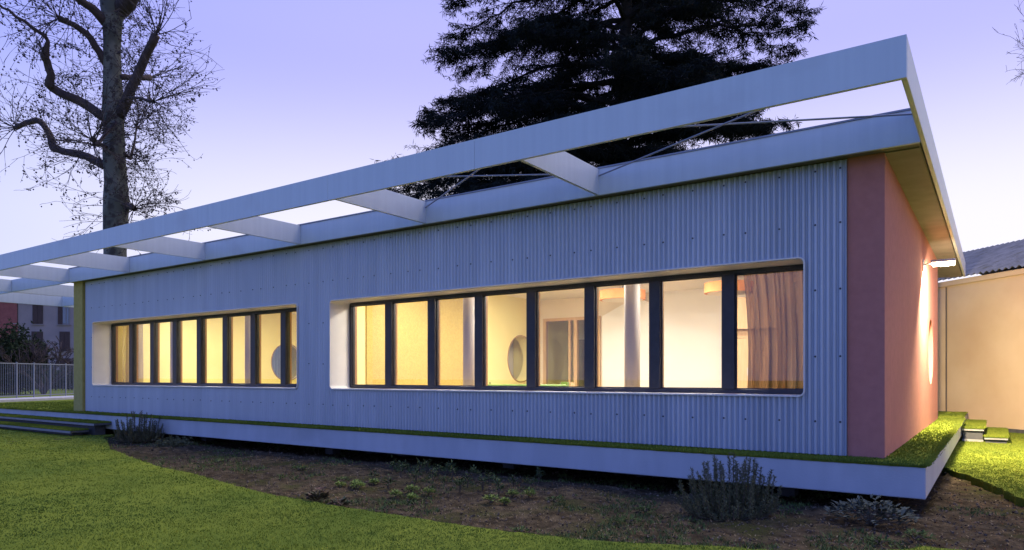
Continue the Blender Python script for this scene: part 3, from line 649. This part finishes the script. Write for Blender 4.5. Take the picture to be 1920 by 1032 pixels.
# ------------------------------------------------------------------ ochre neighbour house on the right
A = Vector((1.38, 11.49, 0)); B = Vector((-.12, 13.01, 0)); dn = (A - B).normalized(); nn = Vector((-dn.y, dn.x, 0))   # dn: towards the right; nn: into the house
if nn.dot(FWD) < 0: nn = -nn
P0 = B - dn * 4.0; LEN = 30
def wp(u, v, z): p = P0 + dn * u + nn * v; return (p.x, p.y, z)
nb = empty('neighbour_house', tuple(P0 + dn * 8), 'ochre rendered house wall under an old corrugated sheet roof, lit by the lamp', 'building')
def slabw(m, u0, u1, v0, v1, z0, z1):
    c = P0 + dn * (u0 + u1) / 2 + nn * (v0 + v1) / 2; return m.obox((c.x, c.y, (z0 + z1) / 2), dn * (u1 - u0) / 2, nn * (v1 - v0) / 2, (0, 0, (z1 - z0) / 2))
slabw(MB(), 0, LEN, 0, 7, -.7, 3.36).build('wall', M['ochre'], nb)
slabw(MB(), 0, LEN, -.07, -.002, 3.22, 3.355).build('cornice', M['ochre'], nb, bevel=.02)
slabw(MB(), 0, LEN, -.04, -.002, -.7, -.34).build('plinth', M['dark_wood'], nb)
rf = MB(); n = int(LEN / .022)
for side in (0, 1):
    rows = []
    for v, z in ((-.16, 3.40), (3.5, 4.78)) if side == 0 else ((3.5, 4.78), (7.16, 3.40)):
        rows.append([wp(LEN * i / n, v, z + .028 * math.cos(2 * PI * (LEN * i / n) / .177)) for i in range(n + 1)])
    b0 = len(rf.v); rf.v += rows[0] + rows[1]
    rf.f += [(b0 + i, b0 + i + 1, b0 + n + 2 + i, b0 + n + 1 + i) for i in range(n)]
roofn = rf.build('roof', M['tile'], nb, smooth=True)
for u in np.arange(.6, 16, 1.05):
    slabw(MB(), u, u + .02, -.28, -.26, 3.56, 3.60).build('gutter_clip', M['pipe'], roofn) if False else None
MB().tube([wp(4.12, -.035, -.4), wp(4.12, -.035, 3.2)], .018, 10).build('downpipe', M['pipe'], nb)
MB().tube([(-.03, 8.53, 0), (-.03, 8.53, 3.29)], .035, 12).build('downpipe', M['pipe'], PAV)

# ------------------------------------------------------------------ fence, paving, far house on the left
F0 = Vector((-41.19, 6.14, 0)); F1 = Vector((-44.45, 11.19, 0)); fd = (F1 - F0).normalized(); fn = Vector((fd.y, -fd.x, 0))
fz = -.27
fe = empty('garden_fence', tuple(F0 + Vector((0, 0, fz))), 'pale metal bar fence between the lawn and the far house', 'fence')
FL0, FL1 = -14.0, 12.0
bars = MB(); k0 = .85
stations = [k0 + 1.49 * 0 for _ in ()]
st = np.arange(FL0 + .86, FL1, 1.30)
for u in st:
    p = F0 + fd * u; MB().obox((p.x, p.y, fz + .95), fd * .030, fn * .030, (0, 0, .97)).build('post', M['fence'], fe)
for z in (fz + .12, fz + 1.84):
    c = F0 + fd * (FL0 + FL1) / 2; MB().obox((c.x, c.y, z), fd * (FL1 - FL0) / 2, fn * .02, (0, 0, .025)).build('rail', M['fence'], fe)
for u in np.arange(FL0, FL1, .125):
    p = F0 + fd * u; bars.obox((p.x, p.y, fz + .98), fd * .007, fn * .007, (0, 0, .86))
stuff(bars.build('fence_bars', M['fence'], fe))
pv = MB(); q = [F0 + fd * FL0 + fn * .3, F0 + fd * FL1 + fn * .3, F0 + fd * FL1 - fn * 3.2, F0 + fd * FL0 - fn * .5]
if (CAM - F0).dot(fn) < 0: pass
sgn = 1 if (CAM - F0).dot(fn) > 0 else -1
q = [F0 + fd * FL0 - fn * sgn * .3, F0 + fd * FL1 - fn * sgn * .3, F0 + fd * FL1 + fn * sgn * 3.4, F0 + fd * FL0 + fn * sgn * .2]
structure(MB().prism([(p.x, p.y) for p in q], -.5, -.262).build('pavement', M['pave']))

H0 = pixel(-260, 706, 70); H1 = pixel(240, 706, 76); hd = (H1 - H0); HL = hd.length; hd.normalize(); hn = Vector((hd.y, -hd.x, 0))
if hn.dot(CAM - H0) < 0: hn = -hn
H0.z = 0; H1.z = 0
hs = empty('far_house', tuple((H0 + H1) / 2), 'grey three-storey house with brown shutters beyond the fence', 'building')
def hbox(m, u0, u1, v0, v1, z0, z1): c = H0 + hd * (u0 + u1) / 2 + hn * (v0 + v1) / 2; return m.obox((c.x, c.y, (z0 + z1) / 2), hd * (u1 - u0) / 2, hn * (v1 - v0) / 2, (0, 0, (z1 - z0) / 2))
def hu(px):                                          # where the line of sight through px meets the facade
    r = pixel(px, 706, 1) - CAM; a = Vector((H0.x - CAM.x, H0.y - CAM.y)); det = r.x * (-hd.y) + hd.x * r.y
    return (r.x * a.y - r.y * a.x) / (r.y * hd.x - r.x * hd.y)
ub = hu(33)
hbox(MB(), ub, HL, -10, 0, -.5, 9.4).build('wall', M['house_grey'], hs)
w = hbox(MB(), 0, ub - .005, -10, .12, -.5, 9.4).build('wall', M['house_red'], hs); w['label'] = 'dark red brick bay of the far house'
m = MB(); c0 = H0 + hd * (HL / 2) - hn * 5
m.obox((c0.x, c0.y, 9.55), hd * (HL / 2 + .6), hn * 5.7, (0, 0, .14)); roofh = m.build('roof', M['house_roof'], hs)
def hz(py, w=72.5): return CAM.z - (py - 706) / 1310 * w
for (a, b, t_, bt, glass) in ((24, 34, 560, 605, 0), (61, 81, 566, 606, 0), (109, 131, 566, 606, 1), (59, 81, 620, 659, 0), (111.5, 131.5, 619.5, 658, 0), (112, 133, 671, 700, 0), (58, 80, 671, 700, 0), (160, 182, 566, 606, 0), (160, 182, 619.5, 658, 0), (-20, 0, 560, 605, 0)):
    u0, u1, z0, z1 = hu(a), hu(b), hz(bt), hz(t_); v = .14 if b < 33.5 or a < 0 else .02
    if glass:
        wn_ = hbox(MB(), u0, u1, v - .015, v, z0, z1).build('window', M['house_frame'], hs)
        hbox(MB(), u0 + .45, u0 + .45 + .28, v + .001, v + .02, z0 + .1, z1 - .1).build('pane', M['house_glass'], wn_); hbox(MB(), u0 + .83, u1 - .12, v + .001, v + .02, z0 + .1, z1 - .1).build('pane', M['house_glass'], wn_)
        hbox(MB(), u0, u0 + .42, v + .001, v + .06, z0, z1).build('shutter', M['shutter'], wn_)
    else:
        wn_ = hbox(MB(), u0, u1, v - .015, v, z0, z1).build('window', M['house_frame'], hs)
        um = (u0 + u1) / 2
        for k in range(2): hbox(MB(), u0 + .02 if k == 0 else um + .01, um - .01 if k == 0 else u1 - .02, v + .001, v + .05, z0 + .02, z1 - .02).build('shutter', M['shutter'], wn_)
    hbox(MB(), u0 - .1, u1 + .1, v, v + .12, z0 - .1, z0 - .02).build('sill', M['house_grey'], wn_)

# ------------------------------------------------------------------ leaf and branch makers
def leaf_cloud(centres, size, per, flat=.0, droop=0, width=.4, up=None):
    C = np.repeat(np.asarray(centres, float), per, 0); n = len(C)
    d = nrg.normal(0, 1, (n, 3)); d[:, 2] = d[:, 2] * (1 - flat) - droop
    if up is not None: d[:, 2] = np.abs(d[:, 2]) + up
    d /= np.linalg.norm(d, axis=1)[:, None]
    s = np.cross(d, nrg.normal(0, 1, (n, 3))); s /= np.linalg.norm(s, axis=1)[:, None]
    L = (size * nrg.uniform(.6, 1.3, n))[:, None]; W = L * width * .5
    V = np.empty((n, 4, 3)); V[:, 0] = C; V[:, 1] = C + d * L * .45 + s * W; V[:, 2] = C + d * L; V[:, 3] = C + d * L * .45 - s * W
    return V.reshape(-1, 3)
def wander(p, d, L, n, jit, up=0.0, r=rnd):
    pts = [Vector(p)]; d = Vector(d).normalized(); s = L / n
    for _ in range(n):
        d = (d + Vector((r.gauss(0, jit), r.gauss(0, jit), r.gauss(0, jit) + up))).normalized(); pts.append(pts[-1] + d * s)
    return pts

# ------------------------------------------------------------------ pollarded plane tree behind the left end
TW = 28.0
def tp(px, py, dz=0.0): return pixel(px, py, TW + dz)
base = tp(216, 706); base.z = -.3
pt = empty('plane_tree', tuple(base), 'tall bare pollarded plane tree with mottled trunk and hanging seed balls', 'tree')
trunk_px = [(216, 755, 29), (216, 640, 26), (216, 520, 24), (216, 470, 23), (216, 430, 24), (217, 400, 26), (219, 385, 28), (218, 370, 25), (217, 345, 22.5), (214, 290, 22), (213, 230, 20.5), (213, 210, 22), (211, 150, 18.5), (210, 90, 18), (210, 40, 20), (212, 15, 26), (212, 0, 27), (214, -25, 25)]
k = TW / 1310
tm = MB(); tpts = [tp(a, b) for a, b, c in trunk_px]; tpts[0].z = -.4
tm.tube(tpts, [c * k * .83 * (1 + rnd.uniform(-.03, .03)) for a, b, c in trunk_px], 20)
for i, v in enumerate(tm.v): tm.v[i] = tuple(Vector(v) + Vector((rnd.gauss(0, .012), rnd.gauss(0, .012), 0)))
tm.build('trunk', M['bark'], pt, smooth=True)
limbs = [ # pixel path, depth path start->end, radius px start->end
    ([(205, 222), (180, 210), (150, 190), (120, 178), (98, 165), (92, 160), (96, 140), (88, 115), (84, 105), (90, 78), (82, 66), (60, 52), (30, 32), (5, 15), (-20, -5)], -1.2, [9, 8.5, 8, 7.5, 7.5, 8, 6.5, 6.5, 7.5, 3.4, 3.2, 3, 2.6, 2.2, 2]),
    ([(200, 312), (178, 302), (150, 290), (120, 285), (100, 278), (97, 268), (92, 250), (80, 233), (68, 226), (50, 230), (30, 240)], .8, [8.5, 8, 7, 6.5, 7, 6.5, 6, 5.5, 6, 4.8, 4.8]),
    ([(202, 125), (188, 100), (170, 72), (152, 56), (130, 43), (110, 34)], -.8, [7, 6.5, 6, 5.5, 4.5, 5.5]),
    ([(205, 50), (185, 28), (160, 8), (140, -8), (120, -25)], -1.0, [10, 8.5, 7, 6, 5]),
    ([(220, 222), (235, 195), (246, 165), (262, 132), (278, 95), (292, 66)], -.9, [10, 9.5, 8.5, 8, 7, 7.5]),
    ([(222, 145), (245, 146), (268, 147), (280, 146)], .9, [6, 5, 4.8, 6.5]),
    ([(224, 195), (240, 184), (262, 184), (288, 191)], -1.4, [4.5, 3, 2.4, 3.4]),
    ([(222, 225), (205, 245), (190, 262), (176, 272)], -1.6, [3.6, 3.2, 3, 3.4]),
    ([(208, 280), (190, 272), (178, 266), (172, 262)], -1.2, [5, 4, 3.6, 4]),
    ([(226, 18), (240, 5), (250, -18), (262, -50)], -.6, [16, 15, 13, 10]),
    ([(204, 15), (192, -15), (182, -45)], .6, [13, 11, 9]),
    ([(232, 290), (244, 298), (252, 270), (256, 240)], 1.0, [4, 3, 2, 1.6]),
    ([(236, 385), (246, 388), (252, 392)], -.5, [7, 6, 5]),
]
twig = MB(); seeds = []; tw_r = random.Random(5)
def sprout(p, d, L, r0, depth=0):
    pts = wander(p, d, L, 6, .10, tw_r.choice((.07, .04, -.05)), tw_r)
    twig.tube(pts, [max(.006, r0 * (1 - .6 * i / 6)) for i in range(7)], 3, cap=False)
    if depth < 2:
        for i in range(2, 7):
            if tw_r.random() < (.8 if depth == 0 else .35):
                dd = (pts[i] - pts[i - 1]).normalized() + Vector((tw_r.gauss(0, .5), tw_r.gauss(0, .5), tw_r.gauss(0, .4)))
                sprout(pts[i], dd, L * tw_r.uniform(.3, .6), r0 * .55, depth + 1)
    for i in (2, 3, 4, 5):
        if tw_r.random() < .26:
            seeds.append(pts[i] + Vector((0, 0, -tw_r.uniform(.02, .12))))
for path, dep, rad in limbs:
    n = len(path); pts = [tp(a, b, dep * 1.6 * i / (n - 1)) for i, (a, b) in enumerate(path)]
    lm = MB(); fine = []; fr = []
    for i in range(n - 1):
        for t_ in (0, .5):
            fine.append(pts[i].lerp(pts[i + 1], t_) + (Vector((rnd.gauss(0, .02), rnd.gauss(0, .02), rnd.gauss(0, .03))) if t_ else Vector())); fr.append((rad[i] * (1 - t_) + rad[i + 1] * t_) * k)
    fine.append(pts[-1]); fr.append(rad[-1] * k)
    lm.tube(fine, fr, 10); lm.build('limb', M['limb'], pt, smooth=True)
    out = (pts[-1] - pts[-2]).normalized(); centre = tp(214, 150)
    for _ in range(15):
        sprout(pts[-1], out * .8 + Vector((tw_r.gauss(0, .7), tw_r.gauss(0, .7), tw_r.gauss(.1, .6))), tw_r.uniform(1.1, 2.4), .020)
    for p in fine[2:-1:2]:
        for _ in range(3):
            sprout(p, Vector((tw_r.gauss(0, 1), tw_r.gauss(0, 1), tw_r.gauss(-.1, .7))), tw_r.uniform(.8, 2.0), .014)
for yy in range(-10, 430, 11):
    for _ in range(3):
        p = tp(212 + tw_r.choice((-16, 18)), yy); sd_ = 1 if tw_r.random() < .68 else -1
        sprout(p, RIGHT * sd_ * tw_r.uniform(.5, 1.2) + FWD * tw_r.gauss(0, .5) + Vector((0, 0, tw_r.gauss(-.1, .45))), tw_r.uniform(1.0, 2.3), .013)
stuff(twig.build('twigs', M['twig'], pt))
S = np.array([tuple(s_) for s_ in seeds]); n = len(S); rr = nrg.uniform(.026, .044, n)[:, None]
e = [S + rr * np.array(v) for v in ((1, 0, 0), (-1, 0, 0), (0, 1, 0), (0, -1, 0), (0, 0, 1), (0, 0, -1))]
stuff(tri_mesh('seed_balls', np.stack([e[i] for t_ in tri for i in t_], 1).reshape(-1, 3), M['seed'], pt))

# ------------------------------------------------------------------ cedar behind the roof
CW = 27.0; ck = CW / 1310
cb = pixel(1168, 706, CW); cb.z = -.4
ct = empty('cedar_tree', tuple(cb), 'huge dark cedar with tiered drooping branches behind the pavilion roof', 'tree')
cr = random.Random(21)
def ctp(z): return Vector((cb.x + .12 * math.sin(z * .5), cb.y + .1 * math.cos(z * .4), z))
MB().tube([ctp(z) for z in np.arange(-.4, 23.1, 1.5)], [max(.08, .50 * (1 - z / 26)) for z in np.arange(-.4, 23.1, 1.5)], 14).build('trunk', M['cedar_bark'], ct, smooth=True)
sprays = []; wood = MB()
def cedar_branch(z0, tip):
    a = ctp(z0); tip = Vector(tip); n = 14; L = (tip - a).length; side = (tip - a).cross(Vector((0, 0, 1))).normalized(); lift = L * cr.uniform(.03, .10)
    pts = []
    for i in range(n + 1):
        t_ = i / n; p = a.lerp(tip, t_) + Vector((0, 0, lift * math.sin(PI * min(1, t_ * 1.1)))) + Vector((cr.gauss(0, .05), cr.gauss(0, .05), cr.gauss(0, .05)))
        pts.append(p)
    b = MB().tube(pts, [max(.012, .11 * (1 - i / n)) for i in range(n + 1)], 6); b.build('branch', M['cedar_bark'], ct)
    for i in range(3, n + 1):
        t_ = i / n
        for s_ in (-1, 1, cr.choice((-1, 1))):
            ll = L * (.34 * (1 - t_) + .10) * cr.uniform(.6, 1.2); d = (tip - a).normalized() * cr.uniform(.5, 1.1) + side * s_ * cr.uniform(.5, 1.1) + Vector((0, 0, cr.gauss(-.05, .08)))
            q = wander(pts[i], d, ll, 6, .10, -.045, cr); wood.tube(q, [.022, .02, .017, .014, .011, .009, .006], 3, cap=False)
            for j in range(1, 7):
                for _ in range(3):
                    sprays.append(q[j] + Vector((cr.gauss(0, .10), cr.gauss(0, .10), cr.gauss(-.02, .035))))
        for _ in range(3): sprays.append(pts[i] + Vector((cr.gauss(0, .1), cr.gauss(0, .1), cr.gauss(0, .08))))
tips = [(790, 312, 0), (825, 335, -2), (770, 350, 1), (905, 262, -3), (945, 205, -3), (850, 262, 1), (835, 285, -3), (745, 297, -1), (752, 362, -2), (775, 330, 1), (800, 232, -1.5), (815, 215, 1), (868, 188, 0), (845, 102, -1), (850, 66, 1), (856, 4, 0), (872, 130, 2), (862, -30, 0), (850, -70, 1), (900, 300, 3), (1000, 330, -4), (880, 345, -3),
        (1500, 22, 0), (1494, 48, -2), (1482, 98, 1), (1446, 124, -2), (1455, 232, -1), (1430, 262, 1), (1418, 206, 2), (1495, -20, 1), (1480, -60, 0), (1400, 160, -4), (1300, 290, -4.5), (1380, 245, 3), (1340, 150, -5), (1150, 340, -5), (1050, 250, -5.5), (1230, 200, -5.5)]
for px, py, dd in tips:
    p = pixel(px, py, CW + dd); cedar_branch(max(6, p.z + cr.uniform(-.3, 1.4)), p)
for tier in np.arange(7.4, 22.6, 1.2):
    a0 = cr.uniform(0, 6.28)
    nb_ = 8 if tier < 12.5 else 6
    for q in range(nb_):
        a = a0 + q * 2 * PI / nb_ + cr.uniform(-.35, .35); z = tier + cr.uniform(-.16, .16); R_ = (6.7 - .20 * max(0, z - 12)) * cr.uniform(.55, 1.0); c = ctp(z) - RIGHT * .7 * (R_ / 6)
        cedar_branch(z, c + Vector((math.cos(a) * R_, math.sin(a) * R_, cr.uniform(-.55, .1))))
stuff(wood.build('branchlets', M['cedar_bark'], ct))
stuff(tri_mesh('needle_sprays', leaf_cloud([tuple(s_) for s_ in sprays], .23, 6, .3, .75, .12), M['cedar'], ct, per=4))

# ------------------------------------------------------------------ bare tree beyond the right edge
bb = pixel(2090, 706, 30); bb.z = -.4
bt = empty('bare_tree', tuple(bb), 'leafless tree whose thin twigs reach in at the upper right edge', 'tree')
MB().tube([bb, bb + Vector((.1, 0, 4)), bb + Vector((0, .2, 9)), bb + Vector((.1, .1, 15))], [.3, .25, .2, .1], 12).build('trunk', M['limb'], bt, smooth=True)
twig = MB(); seeds = []
for px, py in ((1960, 0), (1945, 60), (1950, 120), (1975, 20), (1960, 160), (1955, 90), (2200, 40), (2220, 120), (2150, -60)):
    tip = pixel(px, py, 30 + tw_r.gauss(0, 1)); a = bb + Vector((0, 0, tip.z * .72))
    pts = [a.lerp(tip, i / 6) + Vector((0, 0, .5 * math.sin(PI * i / 6))) for i in range(7)]
    MB().tube(pts, [.09, .08, .065, .05, .04, .03, .02], 6).build('limb', M['limb'], bt)
    for i in (3, 4, 5, 6):
        for _ in range(3): sprout(pts[i], (tip - a).normalized() + Vector((tw_r.gauss(0, .5), tw_r.gauss(0, .5), tw_r.gauss(0, .5))), tw_r.uniform(.7, 1.5), .016)
stuff(twig.build('twigs', M['twig'], bt))

# ------------------------------------------------------------------ greenery by the fence
def bush(name, c, rx, ry, rz, nclump, per, size, mat, label, seed, cat='shrub'):
    r = np.random.default_rng(seed); t_ = empty(name, tuple(c), label, cat)
    u = r.normal(0, 1, (nclump, 3)); u /= np.linalg.norm(u, axis=1)[:, None]; u *= (r.random(nclump) ** .35)[:, None] * r.uniform(.75, 1.1, nclump)[:, None]
    cl = np.array(c) + u * (rx, ry, rz) + (0, 0, rz * .95); cl = np.repeat(cl, 14, 0) + r.normal(0, .17 * min(rx, rz), (nclump * 14, 3)); cl = cl[cl[:, 2] > c[2]]
    tri_mesh('crown', leaf_cloud(cl, size, per, 0, 0, .5), mat, t_, per=4)
    for k_ in range(5):
        a = k_ * 1.26; MB().tube([c, Vector(c) + Vector((math.cos(a) * rx * .3, math.sin(a) * ry * .3, rz * .7)), Vector(c) + Vector((math.cos(a) * rx * .5, math.sin(a) * ry * .5, rz * 1.3))], [.07, .05, .02], 6).build('trunk', M['stem'], t_)
g0 = pixel(18, 706, 48); g0.z = -.3
bush('evergreen_shrub', g0, 2.4, 2.4, 2.15, 260, 8, .17, M['bush'], 'dense dark round evergreen shrub rising behind the fence', 3)
for i, (px, w_) in enumerate(((-60, 47), (40, 62), (75, 62), (105, 63), (135, 64), (165, 64))):
    g1 = pixel(px, 706, w_); g1.z = -.3
    bush('hedge_plant', g1, 1.6, 1.6, .95 if i else 1.8, 50, 6, .17, M['hedge'], ('dark shrub left of the round evergreen, behind the fence', 'low hedge plant beyond the fence, left end of the row', 'low hedge plant beyond the fence, below the left shutters', 'low hedge plant beyond the fence, below the gap between the shutters', 'low hedge plant beyond the fence, below the right shutters', 'low hedge plant beyond the fence, nearest the olive wall')[i], 30 + i)
sb = pixel(82, 706, 47); sb.z = -.3
t = empty('bare_shrub', tuple(sb), 'leafless spreading shrub with dark crooked branches behind the fence', 'shrub'); br = MB(); tw_r = random.Random(9)
def fork(p, d, L, r, dep):
    pts = wander(p, d, L, 4, .16, .03, tw_r); br.tube(pts, [r, r * .92, r * .85, r * .78, r * .7], 5, cap=False)
    if dep:
        for _ in range(3): fork(pts[-1] if _ else pts[2], (pts[-1] - pts[-2]).normalized() + Vector((tw_r.gauss(0, .5), tw_r.gauss(0, .5), tw_r.gauss(.1, .3))), L * .72, r * .62, dep - 1)
for a in range(5): fork(sb, Vector((math.cos(a * 1.3) * .55, math.sin(a * 1.3) * .55, 1)), 1.5, .12, 4)
br.build('branches', M['limb'], t)

# ------------------------------------------------------------------ plants in the bed
def soilz(x, y): return float(soil_z(np.array([x]), np.array([y]))[0])
def rosemary(px, py, wid, hgt, n, label, seed):
    g = on_ground(px, py, -.5); g.z = soilz(g.x, g.y) - .01; r = random.Random(seed); t_ = empty('rosemary_shrub', tuple(g), label, 'shrub', 'rosemary shrubs along the platform')
    st_ = MB(); L = []
    for _ in range(n):
        a = r.uniform(0, 2 * PI); q = math.sqrt(r.random()); tall = r.random() < .33; h = hgt * (1 - .35 * q * q) * (r.uniform(.78, 1.05) if tall else r.uniform(.25, .6))
        d = RIGHT * math.cos(a) * q * wid * .5 + FWD * math.sin(a) * q * wid * .35; p = g + d * .45; tip = g + d * r.uniform(.9, 1.05) + Vector((0, 0, h))
        pts = [p, p.lerp(tip, .35) + d * .22, p.lerp(tip, .7) + d * .10, tip]; st_.tube(pts, [.006, .005, .004, .002], 4, cap=False)
        m_ = int(h / .006)
        for j in range(m_):
            u = j / m_; i_ = min(2, int(u * 3)); c = pts[i_].lerp(pts[i_ + 1], u * 3 - i_); w_ = .016 * (1 - .75 * u)
            L.append(tuple(c + Vector((r.gauss(0, w_), r.gauss(0, w_), 0))))
    st_.build('stems', M['stem'], t_)
    tri_mesh('foliage', leaf_cloud(L, .030, 4, .2, -.9, .20), M['rosemary'], t_, per=4)
rosemary(1368, 968, 1.05, .62, 150, 'large dark rosemary shrub before the right half of the platform', 1)
rosemary(260, 829, 1.15, .66, 130, 'grey-green rosemary shrub beside the left turf steps', 2)
g = on_ground(322, 838, -.5); g.z = soilz(g.x, g.y)
t = empty('creeping_thyme', tuple(g), 'low spreading green cushion right of the left rosemary', 'plant')
P = nrg.normal(0, 1, (700, 3)) * (.18, .14, .05) + np.array(g) + (0, 0, .05); tri_mesh('foliage', leaf_cloud(P, .045, 4, .3, 0, .35), M['rosemary'], t, per=4)
MB().tube([g, g + Vector((0, 0, .06))], .01, 6).build('stem', M['stem'], t)

def leafy(name, g, n, h, spread, size, wid, mat, label, cat='plant', group=None, droop=0, seed=0, stems=8, per=1):
    r = random.Random(seed); t_ = empty(name, tuple(g), label, cat, group); V = []; st_ = MB()
    for i in range(n):
        a = r.uniform(0, 2 * PI); q = r.random() ** .6; hh = h * (1 - .5 * q) * r.uniform(.55, 1.1)
        c = g + Vector((math.cos(a) * q * spread, math.sin(a) * q * spread, hh)); d = Vector((math.cos(a + r.gauss(0, .7)), math.sin(a + r.gauss(0, .7)), r.uniform(-.1, .9) - droop)).normalized()
        s_ = d.cross(Vector((0, 0, 1))); s_ = s_.normalized() if s_.length > 1e-3 else Vector((1, 0, 0)); up = s_.cross(d); L = size * r.uniform(.6, 1.2); W = L * wid * .5
        p0 = c; p1 = c + d * L * .5 + up * L * .10; p2 = c + d * L
        V += [tuple(p0), tuple(p1 + s_ * W), tuple(p2), tuple(p0), tuple(p2), tuple(p1 - s_ * W)]
        if i < stems: st_.tube([g, g.lerp(c, .5) + Vector((0, 0, .02)), c], [.005, .004, .003], 4, cap=False)
    tri_mesh('leaves', np.array(V), mat, t_); st_.build('stems', M['stem'], t_); return t_
def gp(px, py): g_ = on_ground(px, py, -.5); g_.z = soilz(g_.x, g_.y); return g_
leafy('sage_plant', gp(1632, 985), 330, .24, .36, .078, .50, M['sage'], 'grey-blue sage plant below the right corner of the platform', seed=3, stems=40)
leafy('coral_bells', gp(596, 943), 130, .17, .10, .075, .75, M['heuchera'], 'dark leafy coral bells at the lawn edge, the larger of two', seed=4, group='coral bells at the lawn edge')
leafy('coral_bells', gp(637, 951), 90, .10, .09, .06, .75, M['heuchera'], 'dark reddish coral bells at the lawn edge, the smaller of two', seed=5, group='coral bells at the lawn edge')
sed = [(454, 244), (350, 243), (575, 232), (467, 255), (720, 304), (828, 279), (832, 318), (938, 292), (1352, 366), (1443, 374), (1495, 314), (1605, 329)]
sed.sort(); ordn = ['first', 'second', 'third', 'fourth', 'fifth', 'sixth', 'seventh', 'eighth', 'ninth', 'tenth', 'eleventh', 'twelfth']
for i, (a, b) in enumerate(sed):
    g_ = gp(540 + a * .28125, 840 + b * .28125 + 5); c = i % 3
    leafy('sedum_clump', g_, 110, .075 + .012 * c, .055 + .01 * c, .040, .5, M['sedum'], 'bright yellow-green sedum clump, ' + ordn[i] + ' from the left', group='sedum clumps in the bed', seed=40 + i)
per_px = [(735, 888), (752, 897), (760, 890), (788, 893), (800, 890), (822, 896), (848, 902), (862, 924), (876, 914), (888, 901), (905, 920), (916, 908), (930, 917), (963, 921), (728, 918), (812, 905), (990, 917), (935, 934), (700, 905), (1010, 905), (842, 892), (780, 905)]
per_px.sort()
nth = ordn + ['thirteenth', 'fourteenth', 'fifteenth', 'sixteenth', 'seventeenth', 'eighteenth', 'nineteenth', 'twentieth', 'twenty-first', 'twenty-second']
for i, (a, b) in enumerate(per_px):
    leafy('upright_perennial', gp(a, b), 36, .17 + .05 * ((i * 5) % 4) / 3, .035, .07, .35, M['perennial'], 'thin dark upright perennial among the sedums, ' + nth[i] + ' from the left', group='upright perennials among the sedum', seed=80 + i, stems=5)
for i, (a, b, s_) in enumerate(((1180, 985, 1.0), (1040, 945, .8), (1210, 960, .9), (975, 1000, .6), (1650, 1022, .9), (1715, 1015, 1.2), (410, 870, .8), (640, 905, .9), (560, 885, .9), (1060, 890, .9))):
    leafy('weed_tuft', gp(a, b), int(60 * s_), .06 * s_, .10 * s_, .06, .30, M['weed'], ('small green weed tuft left of the large rosemary, nearest the lawn', 'weed tuft between the sedums and the large rosemary', 'weed tuft just left of the large rosemary', 'weed tuft at the lawn edge, bottom centre', 'weed tuft before the sage plant', 'bright weed tuft in the bottom right bed', 'weed tuft near the left lawn curve', 'weed tuft behind the coral bells', 'weed tuft left of the coral bells', 'weed tuft in the shade of the platform')[i], group='weed tufts in the bed', seed=140 + i)
